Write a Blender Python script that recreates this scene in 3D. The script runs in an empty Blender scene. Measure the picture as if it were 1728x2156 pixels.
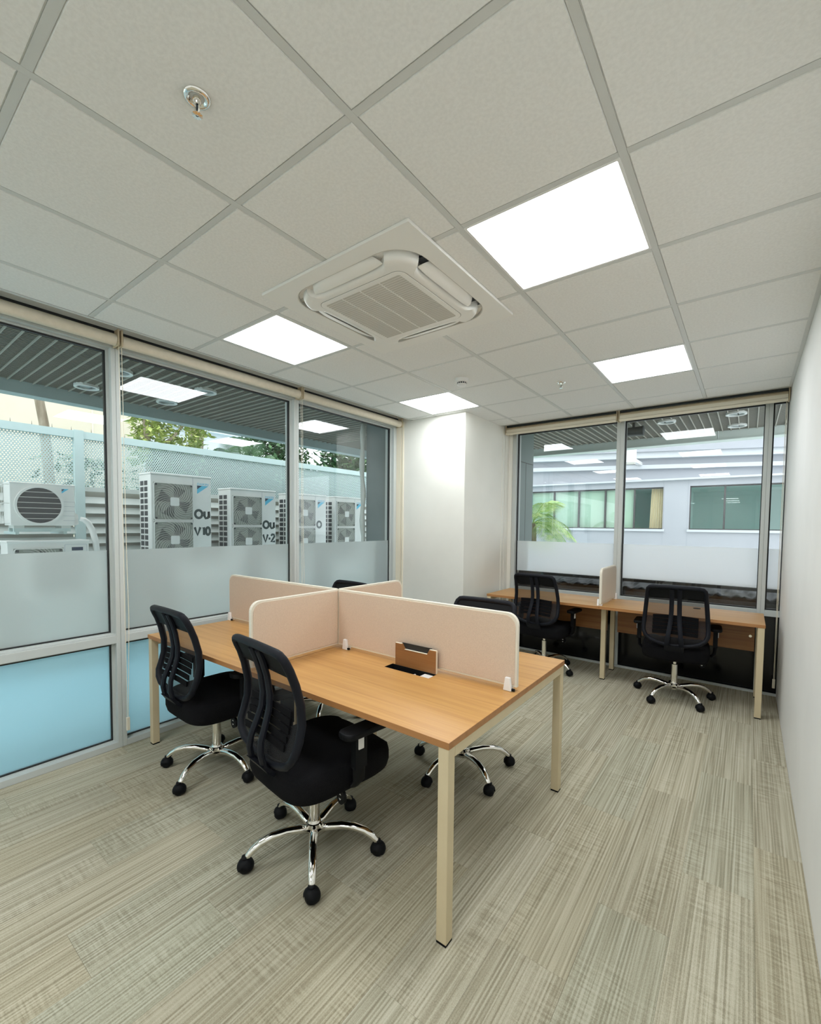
import bpy, math, random
from mathutils import Vector, Matrix
R = math.radians
random.seed(7)
sc = bpy.context.scene
COL = sc.collection

# ------------------------------------------------------------------ camera
F_PX, CX, CY, YAW, PITCH, ROLL = 931.49, 871.72, 1146.32, 0.6467, -0.0456, 0.0099
fw = Vector((-math.sin(YAW) * math.cos(PITCH), math.cos(YAW) * math.cos(PITCH), math.sin(PITCH)))
rt = Vector((math.cos(YAW), math.sin(YAW), 0))
up = rt.cross(fw)
rt2 = math.cos(ROLL) * rt + math.sin(ROLL) * up
up2 = -math.sin(ROLL) * rt + math.cos(ROLL) * up
cd = bpy.data.cameras.new('camera')
cam = bpy.data.objects.new('camera', cd); COL.objects.link(cam)
cam.matrix_world = Matrix(((rt2.x, up2.x, -fw.x, 0), (rt2.y, up2.y, -fw.y, 0), (rt2.z, up2.z, -fw.z, 1.51), (0, 0, 0, 1)))
cd.sensor_fit = 'HORIZONTAL'; cd.sensor_width = 36.0
cd.lens = F_PX * 36.0 / 1728.0
cd.shift_x = (864 - CX) / 1728.0
cd.shift_y = (CY - 1078) / 1728.0
cd.clip_start = 0.02; cd.clip_end = 200
sc.camera = cam

# ------------------------------------------------------------------ sky, exposure
w = bpy.data.worlds.new('sky'); sc.world = w; w.use_nodes = True
wb = w.node_tree.nodes['Background']
wb.inputs[0].default_value = (0.90, 0.96, 1.0, 1); wb.inputs[1].default_value = 3.0   # even overcast sky
LED = 16.5                                                                            # radiance of the ceiling light panels
sc.view_settings.view_transform = 'Standard'
sc.view_settings.look = 'None'
sc.view_settings.exposure = 0.0
sc.view_settings.gamma = 1.0
sc.view_settings.use_curve_mapping = False
cy = sc.cycles
cy.use_denoising = True
cy.max_bounces = 10; cy.diffuse_bounces = 6; cy.glossy_bounces = 5; cy.transmission_bounces = 6; cy.transparent_max_bounces = 24
cy.caustics_reflective = False; cy.caustics_refractive = False
cy.sample_clamp_indirect = 6.0

# ------------------------------------------------------------------ mesh helpers
class MB:
    def __init__(s): s.v = []; s.f = []
    def add(s, vs, fs):
        n = len(s.v); s.v += [tuple(p) for p in vs]; s.f += [tuple(i + n for i in f) for f in fs]; return s
    def box(s, x0, x1, y0, y1, z0, z1):
        return s.add([(x0, y0, z0), (x1, y0, z0), (x1, y1, z0), (x0, y1, z0), (x0, y0, z1), (x1, y0, z1), (x1, y1, z1), (x0, y1, z1)],
                     [(3, 2, 1, 0), (4, 5, 6, 7), (0, 1, 5, 4), (1, 2, 6, 5), (2, 3, 7, 6), (3, 0, 4, 7)])
    def prism(s, poly, axis, a, b):
        """poly in the two other axes (order x,y,z without axis), extruded from a to b"""
        n = len(poly)
        def P(p, t):
            if axis == 0: return (t, p[0], p[1])
            if axis == 1: return (p[0], t, p[1])
            return (p[0], p[1], t)
        vs = [P(p, a) for p in poly] + [P(p, b) for p in poly]
        fs = [tuple(range(n - 1, -1, -1)), tuple(range(n, 2 * n))] + [(i, (i + 1) % n, n + (i + 1) % n, n + i) for i in range(n)]
        return s.add(vs, fs)
    def frame(s, outer, inner, axis, a, b):
        """ring between two loops with the same number of points"""
        n = len(outer)
        def P(p, t):
            if axis == 0: return (t, p[0], p[1])
            if axis == 1: return (p[0], t, p[1])
            return (p[0], p[1], t)
        vs = [P(p, a) for p in outer] + [P(p, a) for p in inner] + [P(p, b) for p in outer] + [P(p, b) for p in inner]
        fs = []
        for i in range(n):
            j = (i + 1) % n
            fs += [(i, j, n + j, n + i), (2 * n + j, 2 * n + i, 3 * n + i, 3 * n + j), (i, 2 * n + i, 2 * n + j, j), (n + i, n + j, 3 * n + j, 3 * n + i)]
        return s.add(vs, fs)
    def tube(s, path, rad, n=10, closed=False, sx=1.0, sy=1.0, cap=True, upv=None):
        pts = [Vector(p) for p in path]; m = len(pts)
        if not hasattr(rad, '__len__'): rad = [rad] * m
        rings = []
        prev = None
        for i, p in enumerate(pts):
            if closed: t = pts[(i + 1) % m] - pts[i - 1]
            else: t = pts[min(i + 1, m - 1)] - pts[max(i - 1, 0)]
            t.normalize()
            if upv is not None: a = Vector(upv) - t * t.dot(Vector(upv))
            elif prev is None:
                a = Vector((0, 0, 1)) if abs(t.z) < .9 else Vector((0, 1, 0)); a = a - t * t.dot(a)
            else: a = prev - t * t.dot(prev)
            a.normalize(); prev = a; b = t.cross(a)
            rings.append([p + (a * math.cos(2 * math.pi * (k + .5) / n) * sx + b * math.sin(2 * math.pi * (k + .5) / n) * sy) * rad[i] for k in range(n)])
        vs = [v for r in rings for v in r]; fs = []
        for i in range(m if closed else m - 1):
            j = (i + 1) % m
            fs += [(i * n + k, i * n + (k + 1) % n, j * n + (k + 1) % n, j * n + k) for k in range(n)]
        if cap and not closed: fs += [tuple(range(n - 1, -1, -1)), tuple((m - 1) * n + k for k in range(n))]
        return s.add(vs, fs)
    def lathe(s, prof, c=(0, 0, 0), n=20, axis=2):
        vs = []; fs = []; m = len(prof)
        for r, h in prof:
            for k in range(n):
                a = 2 * math.pi * k / n; u, v = r * math.cos(a), r * math.sin(a)
                p = (u, v, h) if axis == 2 else ((h, u, v) if axis == 0 else (v, h, u))
                vs.append((c[0] + p[0], c[1] + p[1], c[2] + p[2]))
        for i in range(m - 1):
            fs += [(i * n + k, i * n + (k + 1) % n, (i + 1) * n + (k + 1) % n, (i + 1) * n + k) for k in range(n)]
        fs += [tuple(range(n - 1, -1, -1)), tuple((m - 1) * n + k for k in range(n))]
        return s.add(vs, fs)
    def mesh(s, name, smooth=False):
        me = bpy.data.meshes.new(name); me.from_pydata(s.v, [], s.f); me.update()
        if smooth:
            me.polygons.foreach_set('use_smooth', [True] * len(me.polygons))
        return me

def put(name, me, mat=None, parent=None, loc=(0, 0, 0)):
    o = bpy.data.objects.new(name, me); COL.objects.link(o)
    if mat and not me.materials: me.materials.append(mat)
    if parent: o.parent = parent
    o.location = loc
    return o
def obj(name, mb, mat, parent=None, smooth=False, bevel=0, seg=2, auto=None):
    me = mb.mesh(name, smooth or auto is not None)
    if auto is not None: me.set_sharp_from_angle(angle=R(auto))
    o = put(name, me, mat, parent)
    if bevel:
        m = o.modifiers.new('bevel', 'BEVEL'); m.width = bevel; m.segments = seg; m.limit_method = 'ANGLE'; m.angle_limit = R(40)
        m.harden_normals = False
    return o
def thing(name, label, cat, loc=(0, 0, 0), rz=0, group=None):
    o = bpy.data.objects.new(name, None); COL.objects.link(o)
    o.location = loc; o.rotation_euler = (0, 0, rz); o.empty_display_size = .1
    return tag(o, label, cat, group)
def tag(o, label, cat, group=None):
    o['label'] = label; o['category'] = cat
    if group: o['group'] = group
    return o
def struct(o, label=None):
    o['kind'] = 'structure'
    if label: o['label'] = label
    return o
def sgroup(name, label=None, loc=(0, 0, 0)):
    o = bpy.data.objects.new(name, None); COL.objects.link(o); o.location = loc
    return struct(o, label)
def copy_tree(o, parent=None):
    c = o.copy(); COL.objects.link(c)
    if parent: c.parent = parent
    for ch in list(o.children): copy_tree(ch, c)
    return c
def rrect(hx, hy, r, n=6, cx=0, cy_=0):
    pts = []
    for (sx, sy, a0) in ((1, 1, 0), (-1, 1, 90), (-1, -1, 180), (1, -1, 270)):
        for k in range(n + 1):
            a = R(a0 + 90 * k / n)
            pts.append((cx + sx * (hx - r) + r * math.cos(a), cy_ + sy * (hy - r) + r * math.sin(a)))
    return pts

# ------------------------------------------------------------------ materials
def mat(name, col, rough=.5, metal=0.0, spec=.5, **kw):
    m = bpy.data.materials.new(name); m.use_nodes = True
    b = m.node_tree.nodes['Principled BSDF']
    b.inputs['Base Color'].default_value = (*col, 1); b.inputs['Roughness'].default_value = rough
    b.inputs['Metallic'].default_value = metal; b.inputs['Specular IOR Level'].default_value = spec
    for k, v in kw.items(): b.inputs[k].default_value = v
    return m
def N(m, t, **kw):
    n = m.node_tree.nodes.new(t)
    for k, v in kw.items(): setattr(n, k, v)
    return n
def L(m, a, b): m.node_tree.links.new(a, b)
def ramp(m, stops):
    r = N(m, 'ShaderNodeValToRGB'); e = r.color_ramp.elements
    while len(e) < len(stops): e.new(.5)
    for i, (p, c) in enumerate(stops): e[i].position = p; e[i].color = (*c, 1)
    return r
def noisy(name, c1, c2, scale=(8, 8, 8), rough=.6, detail=4, bump=0, lo=.35, hi=.65, coord='Object', spec=.4, bscale=None, metal=0):
    m = mat(name, c1, rough, metal, spec); b = m.node_tree.nodes['Principled BSDF']
    tc = N(m, 'ShaderNodeTexCoord'); mp = N(m, 'ShaderNodeMapping'); mp.inputs['Scale'].default_value = scale
    L(m, tc.outputs[coord], mp.inputs[0]); n = N(m, 'ShaderNodeTexNoise'); n.inputs['Scale'].default_value = 1; n.inputs['Detail'].default_value = detail
    L(m, mp.outputs[0], n.inputs['Vector']); r = ramp(m, [(lo, c1), (hi, c2)]); L(m, n.outputs[0], r.inputs[0]); L(m, r.outputs[0], b.inputs['Base Color'])
    if bump:
        src = n
        if bscale:
            src = N(m, 'ShaderNodeTexNoise'); src.inputs['Scale'].default_value = bscale; src.inputs['Detail'].default_value = 3; L(m, tc.outputs[coord], src.inputs['Vector'])
        bp = N(m, 'ShaderNodeBump'); bp.inputs['Strength'].default_value = bump; bp.inputs['Distance'].default_value = .002
        L(m, src.outputs[0], bp.inputs['Height']); L(m, bp.outputs[0], b.inputs['Normal'])
    return m

M = {}
M['wall'] = noisy('white_paint', (.80, .80, .78), (.83, .83, .81), (3, 3, 3), .55, bump=.05, bscale=300)
M['wall_cream'] = noisy('cream_paint', (.80, .79, .73), (.83, .82, .76), (3, 3, 3), .5, bump=.05, bscale=300)
M['tile'] = noisy('mineral_tile', (.79, .79, .77), (.84, .84, .82), (90, 90, 90), .9, detail=3, bump=.25, bscale=160, spec=.2)
M['tbar'] = mat('white_tee_bar', (.62, .63, .61), .45)
M['alu'] = mat('satin_aluminium_paint', (.53, .565, .55), .4)
M['gasket'] = mat('black_rubber_gasket', (.012, .013, .014), .5)
M['cream_metal'] = noisy('cream_powder_coat', (.61, .51, .33), (.64, .54, .355), (6, 6, 6), .38)
M['black'] = mat('black_plastic', (.005, .0055, .0065), .55, 0, .14)
M['blackgrey'] = mat('charcoal_plastic', (.007, .008, .012), .5, 0, .17)
M['fabric'] = noisy('black_seat_fabric', (.004, .004, .005), (.009, .009, .010), (400, 400, 400), .95, spec=.1, bump=.4)
M['chrome'] = mat('polished_chrome', (.86, .84, .80), .07, 1.0)
M['whiteplastic'] = mat('white_plastic', (.80, .80, .79), .35)
M['ac_white'] = mat('cassette_white', (.82, .815, .78), .42)
M['dark_slot'] = mat('dark_recess', (.03, .04, .05), .7)
M['ac_grey'] = mat('grille_grey', (.52, .51, .47), .6)
M['ac_mesh'] = mat('filter_grey', (.26, .26, .24), .8)
M['subfloor'] = mat('carpet_backing', (.34, .32, .25), .95)
M['blind'] = noisy('cream_blind_fabric', (.70, .64, .52), (.74, .68, .56), (30, 30, 30), .7)
M['blind_tan'] = noisy('tan_blind_fabric', (.58, .48, .32), (.62, .52, .36), (30, 30, 30), .7)
M['blind_pale'] = mat('pale_bottom_bar', (.80, .74, .60), .5)
M['screen_fabric'] = noisy('beige_screen_fabric', (.63, .50, .39), (.69, .555, .435), (260, 260, 260), .95, spec=.15, bump=.3)
M['screen_edge'] = mat('cream_screen_edge', (.76, .71, .60), .45)
M['screen_pale'] = noisy('pale_screen_fabric', (.62, .56, .48), (.67, .61, .53), (260, 260, 260), .95, spec=.15, bump=.3)
M['clip'] = mat('white_clip', (.86, .86, .86), .4)

def wood(name, c):
    m = mat(name, c[0], .36); b = m.node_tree.nodes['Principled BSDF']
    tc = N(m, 'ShaderNodeTexCoord'); mp = N(m, 'ShaderNodeMapping'); mp.inputs['Scale'].default_value = (1.3, 42, 42)
    L(m, tc.outputs['Object'], mp.inputs[0])
    n = N(m, 'ShaderNodeTexNoise'); n.inputs['Scale'].default_value = 1; n.inputs['Detail'].default_value = 6; n.inputs['Distortion'].default_value = .6
    L(m, mp.outputs[0], n.inputs['Vector']); r = ramp(m, [(.25, c[2]), (.45, c[1]), (.7, c[0])]); L(m, n.outputs[0], r.inputs[0]); L(m, r.outputs[0], b.inputs['Base Color'])
    return m
M['wood'] = wood('oak_laminate', [(.57, .315, .105), (.51, .27, .086), (.43, .215, .064)])
M['wood_edge'] = wood('oak_edge_band', [(.42, .20, .075), (.38, .175, .06), (.32, .14, .045)])
M['wood_dark'] = wood('oak_cover_flap', [(.34, .155, .05), (.29, .125, .04), (.22, .09, .03)])

def carpet():
    m = mat('striped_carpet', (.45, .42, .35), .97, 0, .08); b = m.node_tree.nodes['Principled BSDF']
    tc = N(m, 'ShaderNodeTexCoord'); oi = N(m, 'ShaderNodeObjectInfo')
    off = N(m, 'ShaderNodeMath', operation='MULTIPLY'); off.inputs[1].default_value = 71.0; L(m, oi.outputs['Random'], off.inputs[0])
    cb = N(m, 'ShaderNodeCombineXYZ'); L(m, off.outputs[0], cb.inputs[0]); L(m, off.outputs[0], cb.inputs[1]); L(m, off.outputs[0], cb.inputs[2])
    ad = N(m, 'ShaderNodeVectorMath', operation='ADD'); L(m, tc.outputs['Object'], ad.inputs[0]); L(m, cb.outputs[0], ad.inputs[1])
    def tex(s, detail=2, src=None):
        mp = N(m, 'ShaderNodeMapping'); mp.inputs['Scale'].default_value = s; L(m, (src or ad.outputs[0]), mp.inputs[0])
        n = N(m, 'ShaderNodeTexNoise'); n.inputs['Scale'].default_value = 1; n.inputs['Detail'].default_value = detail; L(m, mp.outputs[0], n.inputs['Vector']); return n
    stripe = tex((125, 1.3, 1), 3); cross = tex((10, 105, 1), 3); patch = tex((5, 1.6, 1), 2); grain = tex((420, 300, 300), 2)
    # sum of the streaks: along the plank, and across it where the patch noise is high
    pr = N(m, 'ShaderNodeMapRange'); pr.inputs[1].default_value = .47; pr.inputs[2].default_value = .60; L(m, patch.outputs[0], pr.inputs[0])
    c0 = N(m, 'ShaderNodeMath', operation='SUBTRACT'); L(m, cross.outputs[0], c0.inputs[0]); c0.inputs[1].default_value = .5
    c1 = N(m, 'ShaderNodeMath', operation='MULTIPLY'); L(m, c0.outputs[0], c1.inputs[0]); L(m, pr.outputs[0], c1.inputs[1])
    s1 = N(m, 'ShaderNodeMath', operation='MULTIPLY_ADD'); L(m, c1.outputs[0], s1.inputs[0]); s1.inputs[1].default_value = .6; L(m, stripe.outputs[0], s1.inputs[2])
    g0 = N(m, 'ShaderNodeMath', operation='SUBTRACT'); L(m, grain.outputs[0], g0.inputs[0]); g0.inputs[1].default_value = .5
    s2 = N(m, 'ShaderNodeMath', operation='MULTIPLY_ADD'); L(m, g0.outputs[0], s2.inputs[0]); s2.inputs[1].default_value = .45; L(m, s1.outputs[0], s2.inputs[2])
    sx = N(m, 'ShaderNodeSeparateXYZ'); L(m, tc.outputs['Object'], sx.inputs[0])
    rb0 = N(m, 'ShaderNodeMath', operation='MULTIPLY'); rb0.inputs[1].default_value = 2 * math.pi / .0125; L(m, sx.outputs[0], rb0.inputs[0])
    rb1 = N(m, 'ShaderNodeMath', operation='SINE'); L(m, rb0.outputs[0], rb1.inputs[0])
    s3 = N(m, 'ShaderNodeMath', operation='MULTIPLY_ADD'); L(m, rb1.outputs[0], s3.inputs[0]); s3.inputs[1].default_value = .06; L(m, s2.outputs[0], s3.inputs[2]); s2 = s3
    r = ramp(m, [(.28, (.275, .25, .18)), (.44, (.375, .345, .255)), (.56, (.455, .425, .325)), (.72, (.53, .505, .40))]); L(m, s2.outputs[0], r.inputs[0])
    # plank to plank shade
    hv = N(m, 'ShaderNodeHueSaturation'); vr = N(m, 'ShaderNodeMapRange'); vr.inputs[3].default_value = .94; vr.inputs[4].default_value = 1.04
    L(m, oi.outputs['Random'], vr.inputs[0]); L(m, vr.outputs[0], hv.inputs['Value']); L(m, r.outputs[0], hv.inputs['Color'])
    fr = N(m, 'ShaderNodeMath', operation='FRACT'); L(m, off.outputs[0], fr.inputs[0])
    tr = ramp(m, [(0, (1.0, .98, .935)), (.5, (1, 1, 1)), (1, (.955, 1.0, 1.0))]); L(m, fr.outputs[0], tr.inputs[0])
    mx = N(m, 'ShaderNodeMix', data_type='RGBA', blend_type='MULTIPLY'); mx.inputs['Factor'].default_value = 1.0
    L(m, hv.outputs[0], mx.inputs[6]); L(m, tr.outputs[0], mx.inputs[7]); L(m, mx.outputs[2], b.inputs['Base Color'])
    bp = N(m, 'ShaderNodeBump'); bp.inputs['Strength'].default_value = .5; bp.inputs['Distance'].default_value = .003; L(m, s2.outputs[0], bp.inputs['Height']); L(m, bp.outputs[0], b.inputs['Normal'])
    return m
M['carpet'] = carpet()

def emis(name, col, s):
    m = bpy.data.materials.new(name); m.use_nodes = True; nt = m.node_tree; nt.nodes.clear()
    e = nt.nodes.new('ShaderNodeEmission'); o = nt.nodes.new('ShaderNodeOutputMaterial')
    e.inputs[0].default_value = (*col, 1); e.inputs[1].default_value = s; nt.links.new(e.outputs[0], o.inputs[0]); return m
M['led'] = emis('led_diffuser', (.945, .975, 1.0), LED)

def glass(name, tint=(.968, .982, .978), ior=1.5):
    m = bpy.data.materials.new(name); m.use_nodes = True; nt = m.node_tree; nt.nodes.clear()
    t = nt.nodes.new('ShaderNodeBsdfTransparent'); g = nt.nodes.new('ShaderNodeBsdfGlossy'); f = nt.nodes.new('ShaderNodeFresnel')
    x = nt.nodes.new('ShaderNodeMixShader'); o = nt.nodes.new('ShaderNodeOutputMaterial')
    t.inputs[0].default_value = (*tint, 1); g.inputs['Roughness'].default_value = 0.0; f.inputs[0].default_value = ior
    ge = nt.nodes.new('ShaderNodeNewGeometry'); iv = nt.nodes.new('ShaderNodeMath'); iv.operation = 'SUBTRACT'; iv.inputs[0].default_value = 1.0
    nt.links.new(ge.outputs['Backfacing'], iv.inputs[1])
    ml = nt.nodes.new('ShaderNodeMath'); ml.operation = 'MULTIPLY'; ml.use_clamp = True; nt.links.new(f.outputs[0], ml.inputs[0])
    m2 = nt.nodes.new('ShaderNodeMath'); m2.operation = 'MULTIPLY'; m2.inputs[1].default_value = 1.75; nt.links.new(iv.outputs[0], m2.inputs[0]); nt.links.new(m2.outputs[0], ml.inputs[1])
    nt.links.new(ml.outputs[0], x.inputs[0]); nt.links.new(t.outputs[0], x.inputs[1]); nt.links.new(g.outputs[0], x.inputs[2]); nt.links.new(x.outputs[0], o.inputs[0])
    return m
M['glass'] = glass('clear_glass')
def film(name, tcol, dcol, df=.25, gf=.68, rough=.36):
    """frosted film: blurred view through, translucent scatter and a little diffuse reflection"""
    m = bpy.data.materials.new(name); m.use_nodes = True; nt = m.node_tree; nt.nodes.clear()
    t = nt.nodes.new('ShaderNodeBsdfTranslucent'); d = nt.nodes.new('ShaderNodeBsdfDiffuse'); x = nt.nodes.new('ShaderNodeMixShader'); o = nt.nodes.new('ShaderNodeOutputMaterial')
    g = nt.nodes.new('ShaderNodeBsdfGlass'); x2 = nt.nodes.new('ShaderNodeMixShader')
    g.inputs['Color'].default_value = (*tcol, 1); g.inputs['Roughness'].default_value = rough; g.inputs['IOR'].default_value = 1.3
    t.inputs[0].default_value = (*tcol, 1); d.inputs[0].default_value = (*dcol, 1); x.inputs[0].default_value = df; x2.inputs[0].default_value = gf
    nt.links.new(t.outputs[0], x.inputs[1]); nt.links.new(d.outputs[0], x.inputs[2]); nt.links.new(x.outputs[0], x2.inputs[1]); nt.links.new(g.outputs[0], x2.inputs[2])
    ge = nt.nodes.new('ShaderNodeNewGeometry'); tr = nt.nodes.new('ShaderNodeBsdfTransparent'); x3 = nt.nodes.new('ShaderNodeMixShader')   # scatter once: where light enters the film
    nt.links.new(ge.outputs['Backfacing'], x3.inputs[0]); nt.links.new(x2.outputs[0], x3.inputs[1]); nt.links.new(tr.outputs[0], x3.inputs[2]); nt.links.new(x3.outputs[0], o.inputs[0]); return m
M['film'] = film('frosted_film', (.95, .97, .96), (.74, .77, .77), .42, .52)
M['film_daylit'] = film('daylit_frosted_film', (1, 1, 1), (.93, .97, .96), .5, .42)  # frosted film again, with the brighter daylight behind it put into its colour
M['film_blue'] = film('pale_blue_frosted_film', (.68, .91, 1.0), (.47, .80, .94), .45, .5)

def meshfab():
    m = bpy.data.materials.new('black_open_mesh'); m.use_nodes = True; nt = m.node_tree; nt.nodes.clear()
    t = nt.nodes.new('ShaderNodeBsdfTransparent'); d = nt.nodes.new('ShaderNodeBsdfPrincipled'); x = nt.nodes.new('ShaderNodeMixShader'); o = nt.nodes.new('ShaderNodeOutputMaterial')
    d.inputs['Base Color'].default_value = (.010, .010, .012, 1); d.inputs['Roughness'].default_value = .7; t.inputs[0].default_value = (1, .96, .92, 1)
    x.inputs[0].default_value = .6
    nt.links.new(t.outputs[0], x.inputs[1]); nt.links.new(d.outputs[0], x.inputs[2]); nt.links.new(x.outputs[0], o.inputs[0]); return m
M['mesh'] = meshfab()
M['blackpane'] = mat('black_back_painted_glass', (.006, .007, .008), .12, 0, .4)
# outdoors
M['fence'] = mat('grey_green_fence_paint', (.50, .62, .61), .5)
M['board'] = noisy('tan_grey_board', (.40, .39, .34), (.46, .45, .40), (3, 3, 1), .8)
M['louver'] = noisy('pale_louver_metal', (.52, .56, .53), (.60, .63, .60), (4, 4, 4), .5)
M['beam'] = mat('grey_green_beam', (.36, .46, .46), .5)
M['beam_pale'] = mat('pale_mint_beam', (.66, .74, .70), .5)
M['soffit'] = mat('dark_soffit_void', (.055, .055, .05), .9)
M['soffit_bar'] = mat('soffit_bar_grey', (.34, .33, .28), .5)
M['soffit_lath'] = mat('soffit_lath_dark', (.20, .195, .165), .6)
M['odu'] = noisy('outdoor_unit_white', (.74, .74, .71), (.80, .80, .77), (3, 3, 3), .45)
M['odu_dark'] = mat('coil_dark', (.045, .05, .055), .7)
M['fan_dim'] = mat('fan_well_grey', (.13, .14, .13), .8)
M['odu_fan'] = mat('fan_shroud_grey', (.30, .32, .28), .7)
M['wire'] = mat('grille_wire', (.62, .62, .58), .4)
M['cyan'] = mat('logo_cyan', (.09, .50, .72), .5)
M['navy'] = mat('logo_navy', (.01, .03, .07), .5)
M['spray'] = mat('dark_spray_paint', (.02, .045, .045), .8)
M['ground'] = noisy('pale_blue_ground', (.56, .80, .86), (.64, .86, .91), (2, 2, 2), .8)
M['paving'] = noisy('pale_paving', (.80, .81, .79), (.86, .87, .85), (2, 2, 2), .8)
M['facade'] = noisy('lilac_grey_facade', (.385, .40, .435), (.415, .43, .465), (1, 1, 1), .6)
M['facade_light'] = mat('pale_ledge', (.56, .585, .61), .6)
M['joint'] = mat('joint_grey', (.36, .38, .42), .7)
M['beige'] = noisy('beige_render', (.60, .53, .41), (.66, .58, .46), (.7, .7, .7), .8)
M['clad'] = noisy('slate_cladding', (.13, .17, .18), (.17, .21, .22), (2, 2, 2), .35)
M['clad_pale'] = noisy('grey_green_cladding', (.15, .20, .19), (.18, .23, .22), (2, 2, 2), .4)
M['bark'] = noisy('bark', (.20, .16, .11), (.34, .29, .22), (14, 14, 4), .9, bump=.6)
M['leaf_y'] = noisy('yellow_green_leaf', (.24, .34, .05), (.55, .60, .22), (9, 9, 9), .5)
M['leaf_d'] = noisy('deep_green_leaf', (.035, .10, .035), (.14, .26, .12), (7, 7, 7), .45)
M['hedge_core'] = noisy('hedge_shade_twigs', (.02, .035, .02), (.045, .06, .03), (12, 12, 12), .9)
M['leaf_p'] = noisy('palm_leaf', (.16, .34, .06), (.50, .62, .22), (9, 9, 9), .5)
M['roomteal'] = mat('dim_teal_room', (.42, .60, .56), .9)
M['mint'] = mat('mint_panel', (.48, .66, .52), .8)
M['curtain'] = mat('cream_curtain', (.78, .68, .45), .9)
M['frame_dark'] = mat('dark_window_frame', (.06, .06, .06), .5)
M['tarp'] = noisy('grey_wrinkled_sheet', (.03, .033, .036), (.075, .08, .09), (6, 6, 6), .6)
M['darkmetal'] = mat('dark_metal', (.03, .04, .04), .5)
M['lamp_white'] = mat('downlight_rim', (.75, .78, .76), .3)
M['lamp_glass'] = mat('downlight_glass', (.45, .52, .52), .15)

# ================================================================== ROOM SHELL
XR, XL, YB, YF, ZC = .246, -3.30, 5.08, -2.40, 2.687      # right wall, left window face, back window face, wall behind the camera, ceiling
floor = struct(obj('floor', MB().box(-3.46, XR + .1, YF - .1, 5.22, -.12, -.0065), M['subfloor']), 'carpeted office floor of narrow striped planks')
col_k = 0
x1 = XR
edges = [XR] + [.07 - .25 * k for k in range(0, 14)] + [XL]
full = None
for k in range(len(edges) - 1):
    xa, xb = edges[k + 1], edges[k]
    y = YF - (k * .39) % 1.0
    while y < YB:
        ya, yb = max(y, YF), min(y + 1.0, YB)
        y += 1.0
        if yb - ya < .02 or xb - xa < .01: continue
        cx_, cyy = (xa + xb) / 2, (ya + yb) / 2
        hx, hy = (xb - xa) / 2 - .0002, (yb - ya) / 2 - .0002
        isfull = abs(xb - xa - .25) < 1e-6 and abs(yb - ya - 1) < 1e-6
        if isfull and full: me = full
        else:
            t = .0007
            me = MB().add([(-hx, -hy, -.006), (hx, -hy, -.006), (hx, hy, -.006), (-hx, hy, -.006), (-hx, -hy, -t), (hx, -hy, -t), (hx, hy, -t), (-hx, hy, -t),
                           (-hx + t, -hy + t, 0), (hx - t, -hy + t, 0), (hx - t, hy - t, 0), (-hx + t, hy - t, 0)],
                          [(3, 2, 1, 0), (0, 1, 5, 4), (1, 2, 6, 5), (2, 3, 7, 6), (3, 0, 4, 7), (4, 5, 9, 8), (5, 6, 10, 9), (6, 7, 11, 10), (7, 4, 8, 11), (8, 9, 10, 11)]).mesh('carpet_plank')
            me.materials.append(M['carpet'])
            if isfull: full = me
        put('carpet_plank', me, None, floor, (cx_, cyy, 0))

# ceiling
ceil = struct(obj('ceiling', MB().box(-3.10, XR + .02, YF - .05, 4.88, ZC + .045, ZC + .12), M['wall']), 'suspended ceiling of square mineral tiles in a white grid')
GX, GY, P = -.9586, .9485, .6
LIGHTS = [(i, j) for j in (4, 1, -2, -5) for i in (0, -3)]
gxs = [GX + P * i for i in range(-3, 3)]; gys = [GY + P * j for j in range(-5, 7)]
xs = [-3.085] + gxs; ys = [YF] + gys + [4.86]
tme = {}
for a in range(len(xs) - 1):
    for b in range(len(ys) - 1):
        i = a - 4 + 0; i = round((xs[a + 1] - GX) / P) - 1; j = round((ys[b + 1] - GY) / P) - 1
        if b == len(ys) - 2: j = 6
        if (i, j) in LIGHTS: continue
        xa, xb = xs[a], xs[a + 1]
        if j == 1 and i == -2: xb = -2.012                      # cut tiles on both sides of the air conditioner
        if j == 1 and i == -1: xa = -1.104
        w_, h_ = xb - xa, ys[b + 1] - ys[b]
        key = (round(w_, 3), round(h_, 3))
        if key not in tme:
            g = .0135
            hx, hy = w_ / 2 - g, h_ / 2 - g
            mb = MB().box(-w_ / 2 + .004, w_ / 2 - .004, -h_ / 2 + .004, h_ / 2 - .004, .004, .018)
            mb.add([(-hx, -hy, .004), (hx, -hy, .004), (hx, hy, .004), (-hx, hy, .004), (-hx + .003, -hy + .003, -.001), (hx - .003, -hy + .003, -.001), (hx - .003, hy - .003, -.001), (-hx + .003, hy - .003, -.001)],
                   [(0, 1, 5, 4), (1, 2, 6, 5), (2, 3, 7, 6), (3, 0, 4, 7), (4, 5, 6, 7)])
            tme[key] = mb.mesh('ceiling_tile'); tme[key].materials.append(M['tile'])
        put('ceiling_tile', tme[key], None, ceil, ((xa + xb) / 2, (ys[b] + ys[b + 1]) / 2, ZC))
for gx in gxs[:-1]:
    obj('grid_bar', MB().box(gx - .012, gx + .012, YF, 4.86, ZC, ZC + .0035).box(gx - .0015, gx + .0015, YF, 4.86, ZC + .003, ZC + .04), M['tbar'], ceil)
for gy in gys:
    b = MB()
    for a in range(len(xs) - 1):
        x0, x1 = xs[a] + .0125, xs[a + 1] - .0125
        b.box(x0, x1, gy - .012, gy + .012, ZC + .0002, ZC + .0035).box(x0, x1, gy - .0015, gy + .0015, ZC + .003, ZC + .04)
    obj('cross_bar', b, M['tbar'], ceil)
b = MB().box(XR - .022, XR - .0005, YF, 4.86, ZC - .0015, ZC + .002).box(XR - .003, XR - .0005, YF, 4.86, ZC, ZC + .03)
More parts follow.
